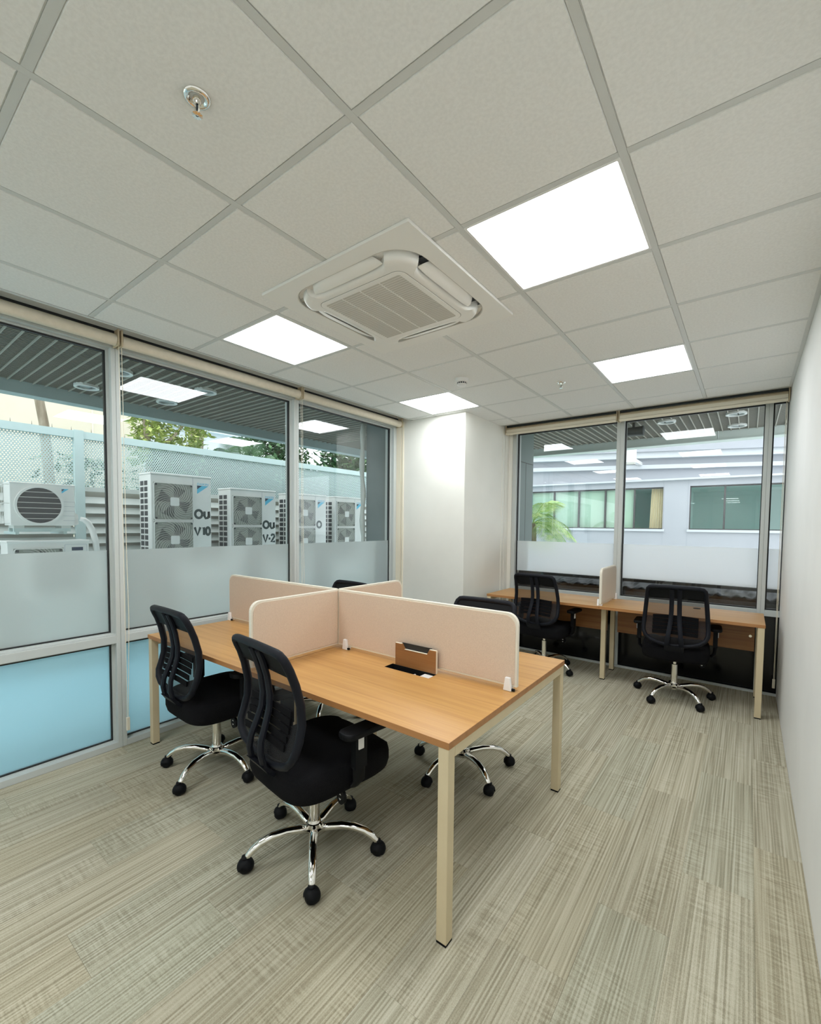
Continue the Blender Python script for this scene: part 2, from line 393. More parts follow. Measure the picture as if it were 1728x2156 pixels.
obj('edge_angle', b, M['tbar'], ceil)
obj('edge_angle', MB().box(-3.098, -3.078, YF, 4.03, ZC - .002, ZC + .002).box(-3.098, -3.094, YF, 4.03, ZC, ZC + .17), M['tbar'], ceil)
obj('edge_angle', MB().box(-2.39, XR, 4.850, 4.872, ZC - .002, ZC + .002).box(-2.39, XR, 4.868, 4.872, ZC, ZC + .17), M['tbar'], ceil)

struct(obj('wall_right', MB().box(XR, XR + .12, YF - .1, 5.3, -.1, 3.0), M['wall']), 'plain white right wall')
struct(obj('wall_front', MB().box(-3.5, XR, YF - .12, YF, -.1, 3.0), M['wall']))
wl = struct(obj('wall_left', MB().box(-3.46, XL, YF, 4.03, 2.662, 2.95).box(-3.46, XL, YF, -1.75, 0, 2.662).box(XL, -3.06, YF, 4.03, 2.86, 2.95), M['wall_cream']), 'bulkhead above the left windows')
wbk = struct(obj('wall_back', MB().box(-2.39, XR, YB, 5.22, 2.662, 2.95).box(-2.39, XR, 4.84, YB, 2.86, 2.95).box(-2.39, -2.335, YB - .02, 5.22, 0, 2.662), M['wall_cream']), 'bulkhead and cream return beside the rear windows')
struct(obj('wall_column', MB().box(-3.46, -2.39, 4.03, 5.2, -.1, 2.95), M['wall_cream'], bevel=.006), 'square white corner column between the two window walls')
tr = struct(obj('trim_1', MB().box(XL, -3.235, 4.012, 4.03, 0, ZC).box(-3.228, -3.205, 4.018, 4.03, 0, ZC), M['blind_pale']), 'cream upright strip on the column beside the left windows')
struct(obj('trim_2', MB().box(-2.39, -2.378, 4.97, 5.06, 0, ZC).box(-2.39, -2.383, 4.90, 4.96, 0, ZC), M['wall_cream']), 'cream upright strip on the column beside the rear windows')
struct(obj('baseboard_back', MB().box(-2.33, XR, 5.062, 5.08, 0, .022), M['alu']), 'thin metal strip along the floor under the rear windows')

# ---- left windows
GXP = -3.362                                                # glass plane
bays = [(-1.72, -.285), (-.285, 1.15), (1.15, 2.585), (2.585, 4.012)]
names = ['left window bay nearest the camera side', 'left window bay with two small outdoor units behind', 'middle left window bay', 'left window bay next to the column']
for n_, (ya, yb) in enumerate(bays):
    g = sgroup('window_%d' % (n_ + 1), names[n_])
    a0 = ya + .027 if n_ else ya
    b1 = yb - .025 if n_ < 3 else yb
    m = MB()
    if n_ < 3:
        m.box(-3.43, XL, yb - .026, yb - .001, 0, 2.66).box(-3.43, XL, yb + .001, yb + .026, 0, 2.66)
        m.box(-3.42, XL - .003, yb - .0012, yb + .0012, 0, 2.66)
    else:
        m.box(-3.43, XL, 3.965, 4.012, 0, 2.66)
        b1 = 3.965
    obj('mullion', m, M['alu'], g, bevel=.0015)
    if n_ == 0: obj('mullion', MB().box(-3.43, XL, ya - .03, ya + .026, 0, 2.66), M['alu'], g); a0 = ya + .026
    obj('transom', MB().box(-3.42, XL, a0, b1, .706, .757).box(-3.42, XL - .012, a0, b1, .757, .768), M['alu'], g, bevel=.0015)
    obj('bottom_rail', MB().box(-3.42, XL, a0, b1, 0, .040), M['alu'], g, bevel=.0015)
    obj('top_rail', MB().box(-3.42, XL, a0, b1, 2.622, 2.662), M['alu'], g)
    # frame step and black gasket round each pane
    for (z0, z1) in ((.768, 2.622), (.040, .706)):
        o_ = [(a0, z0), (b1, z0), (b1, z1), (a0, z1)]
        i_ = [(a0 + .004, z0 + .004), (b1 - .016, z0 + .004), (b1 - .016, z1 - .012), (a0 + .004, z1 - .012)]
        k_ = [(a0 + .008, z0 + .012), (b1 - .025, z0 + .012), (b1 - .025, z1 - .022), (a0 + .008, z1 - .022)]
        obj('pane_frame', MB().frame(o_, i_, 0, GXP - .02, GXP + .022), M['alu'], g)
        obj('gasket', MB().frame(i_, k_, 0, GXP - .012, GXP + .012), M['gasket'], g)
        obj('glass_pane', MB().box(GXP - .003, GXP + .003, a0 + .005, b1 - .017, z0 + .005, z1 - .013), M['glass'], g)
    obj('frosted_film', MB().box(GXP + .0035, GXP + .0042, a0 + .009, b1 - .026, .781, 1.319), M['film'], g)
    obj('frosted_film', MB().box(GXP + .0035, GXP + .0042, a0 + .009, b1 - .026, .053, .683), M['film_blue'], g)

# ---- rear windows
GYP = 5.142
rb = [(-2.335, -1.116, 'rear window bay with a palm outside'), (-1.116, .111, 'wide rear window bay facing the opposite windows'), (.111, XR, 'narrow rear window bay beside the right wall')]
for n_, (xa, xb, lab) in enumerate(rb):
    g = sgroup('window_%d' % (n_ + 5), lab)
    a0 = xa + (.045 if n_ == 0 else (.036 if n_ == 1 else .028)); b1 = xb - (.036 if n_ == 0 else (.028 if n_ == 1 else 0))
    if n_ == 0: obj('mullion', MB().box(xa, xa + .045, YB, 5.22, 0, 2.66), M['alu'], g, bevel=.0015)
    if n_ < 2:
        hw = .036 if n_ == 0 else .028
        obj('mullion', MB().box(xb - hw, xb - .001, YB, 5.22, 0, 2.66).box(xb + .001, xb + hw, YB, 5.22, 0, 2.66).box(xb - .002, xb + .002, YB + .003, 5.2, 0, 2.66), M['alu'], g, bevel=.0015)
    obj('transom', MB().box(a0, b1, YB, 5.2, .712, .764), M['alu'], g, bevel=.0015)
    obj('top_rail', MB().box(a0, b1, YB, 5.2, 2.622, 2.662), M['alu'], g)
    obj('lower_panel', MB().box(a0, b1, 5.10, 5.12, .0, .712), M['blackpane'], g)
    o_ = [(a0, .764), (b1, .764), (b1, 2.622), (a0, 2.622)]
    k_ = [(a0 + .012, .776), (b1 - .006, .776), (b1 - .006, 2.61), (a0 + .012, 2.61)]
    obj('gasket', MB().frame(o_, k_, 1, GYP - .014, GYP + .012), M['gasket'], g)
    obj('glass_pane', MB().box(a0 + .002, b1 - .002, GYP - .003, GYP + .003, .766, 2.62), M['glass'], g)
    obj('frosted_film', MB().box(a0 + .013, b1 - .007, GYP - .0042, GYP - .0035, .957, 1.32), M['film_daylit'], g)

# ================================================================== CEILING FITTINGS
def light_panel(i, j, label):
    t = thing('light_panel', label, 'ceiling light', (GX + P * (i + .5), GY + P * (j + .5), ZC), 0, 'square led panels in the ceiling')
    obj('frame', MB().frame(rrect(.289, .289, .004, 2), rrect(.279, .279, .004, 2), 2, -.001, .012), M['whiteplastic'], t)
    obj('housing', MB().box(-.288, .288, -.288, .288, .012, .03), M['whiteplastic'], t)
    obj('diffuser', MB().box(-.2795, .2795, -.2795, .2795, .001, .004), M['led'], t)
LP = {(0, 1): 'largest square led panel glowing right of the ceiling air conditioner', (-3, 1): 'square led panel glowing left of the ceiling air conditioner',
      (0, 4): 'square led panel glowing near the rear windows and right wall', (-3, 4): 'square led panel glowing just before the corner column',
      (0, -2): 'square led panel overhead on the right behind the camera', (-3, -2): 'square led panel overhead on the left, mirrored in the window',
      (0, -5): 'square led panel by the front wall, right side', (-3, -5): 'square led panel by the front wall, left side'}
for (i, j) in LIGHTS: light_panel(i, j, LP[(i, j)])

def cassette(x, y):
    t = thing('ceiling_air_conditioner', 'white square ceiling cassette air conditioner with grey intake grille', 'air conditioner', (x, y, ZC))
    out = rrect(.475, .475, .006, 8); inn = rrect(.392, .392, .16, 8)
    m = MB().frame(out, inn, 2, -.016, -.002)
    obj('panel_plate', m, M['ac_white'], t, bevel=.003)
    # recessed dark chamber behind the outlets
    obj('outlet_chamber', MB().frame(rrect(.392, .392, .16, 8), rrect(.389, .389, .158, 8), 2, -.014, .06).prism(rrect(.391, .391, .16, 8), 2, .055, .06), M['ac_grey'], t)
    # centre face: rounded square with waists for the flaps
    pts = []
    for q in range(4):
        loc_ = [(.325, v_) for v_ in (-.19, -.10, 0, .10, .19)] + [(.329, .212), (.338, .230), (.350, .246)]
        arc = [(.232 + .134 * math.cos(R(a)), .232 + .134 * math.sin(R(a))) for a in (10, 20, 30, 40, 50, 60, 70, 80)]
        end = [(.246, .350), (.230, .338), (.212, .329)]
        for (u, v) in loc_ + arc + end:
            c, s_ = math.cos(R(90 * q)), math.sin(R(90 * q)); pts.append((u * c - v * s_, u * s_ + v * c))
    def ring(d, z): return [(p[0] * (1 - d / math.hypot(*p)), p[1] * (1 - d / math.hypot(*p)), z) for p in pts]
    n = len(pts); m = MB()
    rings = [ring(.004, .05), ring(0, .004), ring(0, -.014), ring(.003, -.023), ring(.009, -.031), ring(.018, -.036), ring(.030, -.0385), ring(.044, -.0395)]
    vs = [v for r in rings for v in r]; fs = []
    for i in range(len(rings) - 1): fs += [(i * n + k, i * n + (k + 1) % n, (i + 1) * n + (k + 1) % n, (i + 1) * n + k) for k in range(n)]
    m.add(vs, fs); m.add(rings[-1], [tuple(range(n))])
    obj('centre_face', m, M['ac_white'], t, auto=60)
    # raised intake frame with groove
    o_ = rrect(.276, .276, .045, 6); i_ = rrect(.246, .246, .010, 6)
    gk = MB().frame(rrect(.2785, .2785, .048, 6), o_, 2, -.0401, -.034)
    obj('shadow_gap', gk, M['ac_mesh'], t)
    obj('intake_frame', MB().frame(o_, i_, 2, -.0420, -.034), M['ac_white'], t, bevel=.002)
    gr = MB(); ns = 30
    for k in range(ns):
        yy = -.247 + .494 * (k + .5) / ns
        h_ = .0049
        gr.add([(sx * .248, yy + sy * h_, z) for (sx, sy, z) in ((-1, -1, -.0395), (1, -1, -.0395), (1, 1, -.0420), (-1, 1, -.0420), (-1, -1, -.036), (1, -1, -.036), (1, 1, -.038), (-1, 1, -.038))],
               [(0, 1, 2, 3), (7, 6, 5, 4), (1, 0, 4, 5), (3, 2, 6, 7)])
    g_ = obj('intake_grille', gr, M['ac_grey'], t)
    for xx in (-.124, 0, .124): obj('grille_rib', MB().box(xx - .003, xx + .003, -.247, .247, -.0427, -.037), M['ac_white'], g_)
    obj('filter', MB().box(-.248, .248, -.248, .248, -.0355, -.0345), M['ac_mesh'], t)
    # four flaps, hinged by the plate and hanging open
    for q in range(4):
        f = MB(); nn = 14; rows = 4
        vs = []; fs = []
        for r_ in range(rows + 1):
            u = r_ / rows
            for k in range(nn + 1):
                s_ = -1 + 2 * k / nn
                half = .222 - .03 * (1 - u) ** 2
                out_ = .388 - (.054 if q in (0, 3) else .062) * u          # the two far flaps are closed
                ww = half * s_
                edge = abs(s_) ** 6
                zz = -.012 - .022 * u - .004 * math.sin(math.pi * u) + .008 * edge
                vs.append((out_ - .012 * edge * (1 - u), ww, zz))
        m_ = nn + 1
        top = [(v[0] + .001, v[1], v[2] + .004) for v in vs]; nv = len(vs)
        for r_ in range(rows):
            for k in range(nn):
                a = r_ * m_ + k; fs += [(a, a + 1, a + m_ + 1, a + m_), (nv + a + m_, nv + a + m_ + 1, nv + a + 1, nv + a)]
        rim = [k for k in range(m_)] + [r_ * m_ + nn for r_ in range(1, rows + 1)] + [rows * m_ + k for k in range(nn - 1, -1, -1)] + [r_ * m_ for r_ in range(rows - 1, 0, -1)]
        for i, a in enumerate(rim):
            c_ = rim[(i + 1) % len(rim)]; fs.append((c_, a, nv + a, nv + c_))
        f.add(vs + top, fs)
        o = obj('air_flap', f, M['ac_white'], t, auto=40); o.rotation_euler = (0, 0, R(90 * q))
        if q in (0, 3): sl = obj('outlet_slot', MB().box(.33, .388, -.235, .235, .0, .01), M['dark_slot'], t); sl.rotation_euler = (0, 0, R(90 * q))
    return t
cassette(-1.558, 1.850)

def sprinkler(x, y, label):
    t = thing('sprinkler', label, 'sprinkler', (x, y, ZC), 0, 'ceiling sprinklers')
    obj('escutcheon', MB().lathe([(.036, .0), (.036, -.003), (.030, -.008), (.022, -.006), (.018, .004)], n=28), M['chrome'], t, smooth=True)
    obj('body', MB().lathe([(.011, .004), (.011, -.014), (.008, -.018), (.008, -.022)], n=14), M['chrome'], t, auto=40)
    obj('yoke', MB().tube([(-.008, 0, -.020), (-.013, 0, -.030), (-.008, 0, -.042), (0, 0, -.047)], .0022, 6).tube([(.008, 0, -.020), (.013, 0, -.030), (.008, 0, -.042), (0, 0, -.047)], .0022, 6), M['chrome'], t, smooth=True)
    obj('bulb', MB().lathe([(.0025, -.022), (.003, -.032), (.0025, -.043)], n=8), M['dark_slot'], t, smooth=True)
    d = MB().lathe([(.004, -.044), (.004, -.048)], n=10)
    for k in range(10):
        a = 2 * math.pi * k / 10; c, s_ = math.cos(a), math.sin(a)
        d.add([(c * .004 - s_ * .002, s_ * .004 + c * .002, -.048), (c * .014 - s_ * .003, s_ * .014 + c * .003, -.0475), (c * .014 + s_ * .003, s_ * .014 - c * .003, -.0475), (c * .004 + s_ * .002, s_ * .004 - c * .002, -.048),
               (c * .004 - s_ * .002, s_ * .004 + c * .002, -.0492), (c * .014 - s_ * .003, s_ * .014 + c * .003, -.0487), (c * .014 + s_ * .003, s_ * .014 - c * .003, -.0487), (c * .004 + s_ * .002, s_ * .004 - c * .002, -.0492)],
              [(0, 1, 2, 3), (7, 6, 5, 4), (0, 4, 5, 1), (1, 5, 6, 2), (2, 6, 7, 3)])
    obj('deflector', d, M['chrome'], t)
sprinkler(-1.263, .653, 'chrome pendant sprinkler on the near ceiling tile, upper left')
sprinkler(-1.272, 3.667, 'small chrome pendant sprinkler on a far ceiling tile near the rear light')
t = thing('smoke_detector', 'white round smoke detector hanging below a far ceiling tile', 'smoke detector', (-1.887, 3.115, ZC))
obj('base', MB().lathe([(.052, .0), (.052, -.012), (.050, -.030), (.044, -.034)], n=28), M['whiteplastic'], t, auto=40)
obj('vent_band', MB().lathe([(.040, -.033), (.040, -.046), (.036, -.047)], n=28), M['dark_slot'], t, auto=40)
vb = MB()
for k in range(14):
    a = 2 * math.pi * k / 14
    vb.tube([(.041 * math.cos(a), .041 * math.sin(a), -.033), (.038 * math.cos(a), .038 * math.sin(a), -.049)], .0028, 5)
obj('vent_fins', vb, M['whiteplastic'], t)
obj('cap', MB().lathe([(.040, -.046), (.036, -.053), (.022, -.058), (.004, -.059)], n=28), M['whiteplastic'], t, smooth=True)

# ================================================================== BLINDS
def blind_left(y0, y1, label, cord=None):
    t = thing('roller_blind', label, 'blind', (-3.245, y0, 2.62), 0, 'rolled up blinds over the left windows')
    ln = y1 - y0
    b = MB(); pr = [(.036 * math.cos(R(a)), .036 * math.sin(R(a)) + .038) for a in range(0, 360, 18)]
    b.prism(pr, 1, .012, ln - .012)
    obj('fabric_roll', b, M['blind'], t, auto=40)
    for yy in (0, ln - .010): obj('bracket', MB().box(-.05, .038, yy, yy + .010, 0.0, .10), M['blind_tan'], t, bevel=.002)
    obj('head_rail', MB().box(-.05, -.02, .01, ln - .01, .085, .10), M['gasket'], t)
    if cord is not None:
        yy = cord - y0; zb = 2.62
        obj('pull_cord', MB().tube([(.0, yy - .008, 0.03), (.006, yy - .006, -1.2), (.01, yy - .004, 0.22 - zb)], .0018, 5).tube([(.0, yy + .008, 0.03), (.006, yy + .010, -1.2), (.02, yy + .012, -1.75), (.012, yy + .001, .22 - zb)], .0018, 5), M['blind_pale'], t)
        obj('cord_weight', MB().box(.002, .020, yy - .010, yy + .008, .128 - zb, .215 - zb), M['blind_pale'], t, bevel=.002)
blind_left(-1.72, -.29, 'cream roller blind rolled up over the left window behind the camera')
blind_left(-.28, 1.145, 'cream roller blind rolled up over the nearest left window')
blind_left(1.155, 2.58, 'cream roller blind with hanging pull cord over the middle left window', 1.160)
blind_left(2.59, 4.008, 'cream roller blind rolled up over the left window beside the column', 2.60)
def blind_back(x0, x1, label, cord=None):
    t = thing('roller_blind', label, 'blind', (x0, 4.975, 2.585), 0, 'rolled up tan blinds over the rear windows')
    ln = x1 - x0
    pr = [(.032 * math.cos(R(a)), .032 * math.sin(R(a)) + .062) for a in range(0, 360, 18)]
    obj('fabric_roll', MB().prism(pr, 0, .012, ln - .012), M['blind_tan'], t, auto=40)
    obj('bottom_bar', MB().prism([(-.030 + .013 * math.cos(R(a)), .016 + .016 * math.sin(R(a))) for a in range(0, 360, 30)], 0, .012, ln - .012).box(.012, ln - .012, -.032, -.029, .02, .062), M['blind_pale'], t, auto=40)
    for xx in (0, ln - .009): obj('bracket', MB().box(xx, xx + .009, -.036, .06, .01, .115), M['blind_tan'], t, bevel=.002)
    obj('head_rail', MB().box(.009, ln - .009, -.01, .05, .1, .118), M['darkmetal'], t)
    if cord is not None:
        c = cord - x0; zb = 2.585
        obj('pull_cord', MB().tube([(c - .004, .03, .05), (c - .004, .04, -1.2), (c - .003, .05, .16 - zb)], .002, 5).tube([(c + .005, .035, .05), (c + .005, .045, -1.2), (c + .003, .05, .16 - zb)], .002, 5), M['blind_pale'], t)
        obj('cord_weight', MB().box(c - .011, c + .009, .042, .060, .085 - zb, .165 - zb), M['blind_pale'], t, bevel=.002)
blind_back(-2.375, -1.122, 'tan roller blind rolled up over the rear window with the palm')
blind_back(-1.112, .240, 'tan roller blind rolled up over the wide rear window, cord by right wall', .225)

# ================================================================== DESKS
def leg(sz=.04, h=.725):
    return MB().box(-sz / 2, sz / 2, -sz / 2, sz / 2, .008, h)
T0, T1, D0, D1, DM = -3.2072, -.8057, 1.2784, 2.4885, 1.8834
TM = (T0 + T1) / 2
desk = thing('workbench', 'four-seat oak workbench with cream square legs in the room middle', 'desk', (TM, DM, 0))
def lx(x): return x - TM
def ly(y): return y - DM
def tabletop(x0, x1, y0, y1, parent, hole=None, name='tabletop', ex=(1, 1, 1, 1)):
    z0, z1 = .725, .75
    m = MB()
    if hole:
        hx0, hx1, hy0, hy1 = hole
        m.frame([(x0, y0), (x1, y0), (x1, y1), (x0, y1)], [(hx0, hy0), (hx1, hy0), (hx1, hy1), (hx0, hy1)], 2, z0, z1)
    else: m.box(x0, x1, y0, y1, z0, z1)
    o = obj(name, m, M['wood'], parent)
    e = .0012
    b = MB()
    if ex[0]: b.box(x0 - e, x0, y0 - e, y1, z0, z1 - .0003)
    if ex[1]: b.box(x1, x1 + e, y0 - e, y1, z0, z1 - .0003)
    if ex[2]: b.box(x0, x1, y0 - e, y0, z0, z1 - .0003)
    if ex[3]: b.box(x0, x1, y1, y1 + e, z0, z1 - .0003)
    if b.v: obj('edge_band', b, M['wood_edge'], o)
    return o
HOLE = (lx(-1.525), lx(-1.235), ly(1.765), ly(1.836))
tabletop(lx(T0), lx(TM) - .001, ly(D0), -.0006, desk, None, ex=(1, 0, 1, 0))
tabletop(lx(TM) + .001, lx(T1), ly(D0), -.0006, desk, HOLE, ex=(0, 1, 1, 0))
tabletop(lx(T0), lx(TM) - .001, .0006, ly(D1), desk, None, ex=(1, 0, 0, 1))
tabletop(lx(TM) + .001, lx(T1), .0006, ly(D1), desk, None, ex=(0, 1, 0, 1))
s = .022
for x in (lx(T0) + .024, 0, lx(T1) - .024):
    for y in (ly(D0) + .024, ly(D1) - .024):
        if x == 0: y *= .55
        o = obj('leg', MB().box(-s, s, -s, s, .008, .725), M['cream_metal'], desk, bevel=.003); o.location = (x, y, 0)
        ft = obj('foot', MB().box(-s + .001, s - .001, -s + .001, s - .001, 0, .008), M['black'], o)
    yy = ly(D1) - .046
    if x == 0: yy = yy * .55
    obj('end_beam', MB().box(x - s, x + s, -yy, yy, .682, .7248), M['cream_metal'], desk, bevel=.003)
for y in (-.42, .42):
    for (xa, xb) in ((lx(T0) + .047, -.023), (.023, lx(T1) - .047)):
        obj('long_beam', MB().box(xa, xb, y - .02, y + .02, .684, .7245), M['cream_metal'], desk)
# cable flap and tray in the near right desk
fl = MB(); fx0, fx1 = HOLE[0] + .018, HOLE[1] - .006; zt = .868; zb = .7505
poly = [(fx0, zb), (fx1, zb), (fx1, zt), (fx1 - .042, zt), (fx1 - .056, zt - .027), (fx0 + .062, zt - .027), (fx0 + .042, zt), (fx0, zt)]
fl.prism(poly, 1, ly(1.8365), ly(1.8495))
flap = obj('cable_flap', fl, M['wood_dark'], desk)
flap['label'] = 'dark oak cable flap standing open'
obj('flap_edge', MB().box(fx1, fx1 + .001, ly(1.8365), ly(1.8495), zb, zt).box(fx0, fx0 + .042, ly(1.8365), ly(1.8495), zt, zt + .001).box(fx1 - .042, fx1, ly(1.8365), ly(1.8495), zt, zt + .001).box(fx0 + .062, fx1 - .056, ly(1.8365), ly(1.8495), zt - .027, zt - .026), M['blind_pale'], flap)
obj('flap_bristle', MB().box(fx0 + .036, fx1 - .036, ly(1.850), ly(1.8545), zt - .035, zt + .004), M['gasket'], flap)
tray = MB().box(HOLE[0] - .02, HOLE[1] + .02, ly(1.72), ly(1.87), .60, .604).box(HOLE[0] - .02, HOLE[1] + .02, ly(1.72), ly(1.724), .604, .722).box(HOLE[0] - .02, HOLE[1] + .02, ly(1.868), ly(1.872), .604, .722)
obj('cable_tray', tray, M['black'], desk)
obj('port_shade_lining', MB().box(HOLE[0], HOLE[1], HOLE[3] - .0015, HOLE[3], .70, .7495).box(HOLE[0], HOLE[0] + .0015, HOLE[2], HOLE[3], .70, .7495).box(HOLE[1] - .0015, HOLE[1], HOLE[2], HOLE[3], .70, .7495), M['black'], desk)  # black lining added so the inside of the opening reads dark
obj('power_box', MB().box(lx(-1.306), lx(-1.240), ly(1.768), ly(1.832), .60, .742), M['whiteplastic'], desk, bevel=.005)
tag(obj('cable', MB().tube([(-1.365, 1.735, .614), (-1.357, 1.755, .69), (-1.350, 1.778, .738), (-1.347, 1.80, .735), (-1.345, 1.83, .66), (-1.345, 1.85, .612)], .006, 8), M['whiteplastic'], None, smooth=True), 'white cable looping inside the cable opening of the near desk', 'cable')

# screens on the workbench
def screen(label, length, axis, loc, cut, clips, fab='screen_fabric', h=(.768, 1.108), sides=(1, 1)):
    """upholstered screen; runs from 0 to length along axis (0 x, 1 y); outer end corner rounded where cut"""
    t = thing('desk_screen', label, 'desk screen', loc, 0 if axis == 0 else R(90), 'beige screens clamped on the desks')
    z0, z1 = h; r = .055
    pts = []
    def corner(cx_, cz, a0):
        return [(cx_ + r * math.cos(R(a0 + 15 * k)), cz + r * math.sin(R(a0 + 15 * k))) for k in range(7)]
    pts += [(0, z0), (length, z0)]
    pts += corner(length - r, z1 - r, 0) if cut[1] else [(length, z1)]
    pts += corner(r, z1 - r, 90) if cut[0] else [(0, z1)]
    e = .010
    cxm, czm = length / 2, (z0 + z1) / 2
    inn = [(p[0] + (e if p[0] < cxm else -e), p[1] + (e if p[1] < czm else -e)) for p in pts]
    obj('core', MB().prism(pts, 1, -.0105, .0105), M['screen_edge'], t, bevel=.002)
    for sd in (-1, 1): obj('upholstery', MB().prism(inn, 1, sd * .010, sd * .0135), M[fab], t, bevel=.003)
    for (cx_, sd) in clips:
        y0, y1 = (-.0300, -.0137) if sd < 0 else (.0137, .0300)
        pl = [(cx_ - .021, .7505), (cx_ + .021, .7505), (cx_ + .012, .812), (cx_ - .012, .812)]
        c = obj('clip', MB().prism(pl, 1, y0, y1).box(cx_ - .015, cx_ + .015, -.0137, .0137, .7505, .766), M['clip'], t, bevel=.003)
        obj('clamp_screw', MB().tube([(cx_ + .021, (y0 + y1) / 2, .7585), (cx_ + .034, (y0 + y1) / 2, .7585)], .0065, 8), M['black'], c)
    return t
screen('beige desk screen along the bench middle, right half beside the cable flap', T1 - TM - .015 - .012, 0, (TM + .013, DM, 0), (0, 1), [(.075, -1), (1.135, -1)])
screen('beige desk screen along the bench middle, left half near the windows', TM - T0 - .015 + .012, 0, (T0 - .010, DM, 0), (1, 0), [(.022, -1)])
screen('beige desk screen crossing the bench towards the two nearest chairs', DM - D0 - .002, 1, (TM, D0, 0), (1, 0), [(.10, -1)])
screen('beige desk screen crossing the far half of the bench', D1 - DM + .0, 1, (TM, DM + .014, 0), (0, 1), [(.50, 1)])

# rear desk
B0, B1, BY0, BY1 = -2.287, .130, 4.375, 4.968
BM = -1.105
bd = thing('window_desk', 'long two-seat oak desk on cream legs below the rear windows', 'desk', (BM, (BY0 + BY1) / 2, 0))
bx = lambda x: x - BM
by = lambda y: y - (BY0 + BY1) / 2
tabletop(bx(B0), -.001, by(BY0), by(BY1), bd, ex=(1, 0, 1, 1))
tabletop(.001, bx(B1), by(BY0), by(BY1), bd, ex=(0, 1, 1, 1))
for (x, y) in ((bx(B0) + .024, by(BY0) + .024), (bx(B0) + .024, by(BY1) - .03), (bx(B1) - .024, by(BY0) + .024), (bx(B1) - .024, by(BY1) - .03), (0, by(BY0) + .20), (0, by(BY1) - .03)):
    o = obj('leg', MB().box(-s, s, -s, s, .008, .725), M['cream_metal'], bd, bevel=.003); o.location = (x, y, 0)
    obj('foot', MB().box(-s + .001, s - .001, -s + .001, s - .001, 0, .008), M['black'], o)
for x in (bx(B0) + .024, bx(B1) - .024):
    obj('end_beam', MB().box(x - s, x + s, by(BY0) + .046, by(BY1) - .052, .69, .7248), M['cream_metal'], bd, bevel=.003)
for (xa, xb) in ((bx(B0) + .12, -.05), (.05, bx(B1) - .055)):
    obj('modesty_panel', MB().box(xa, xb, by(BY1) - .045, by(BY1) - .029, .41, .7245), M['wood_dark'], bd)  # shade under the desk put into the darker wood colour
    obj('bolt', MB().lathe([(.012, -.006), (.012, 0.0)], (xb - .03, by(BY1) - .045, .545), 10, 1), M['chrome'], bd)
screen('pale beige screen standing upright on the rear desk between its two seats', .575, 1, (BM + .002, 4.400, 0), (1, 1), [(.025, 1), (.545, -1)], 'screen_pale')
tag(obj('cable_grommet', MB().lathe([(.030, .7505), (.030, .754), (.024, .7545)], (-.36, 4.86, 0), 20), M['black'], None, auto=40), 'black round cable grommet in the rear desk top', 'cable grommet')

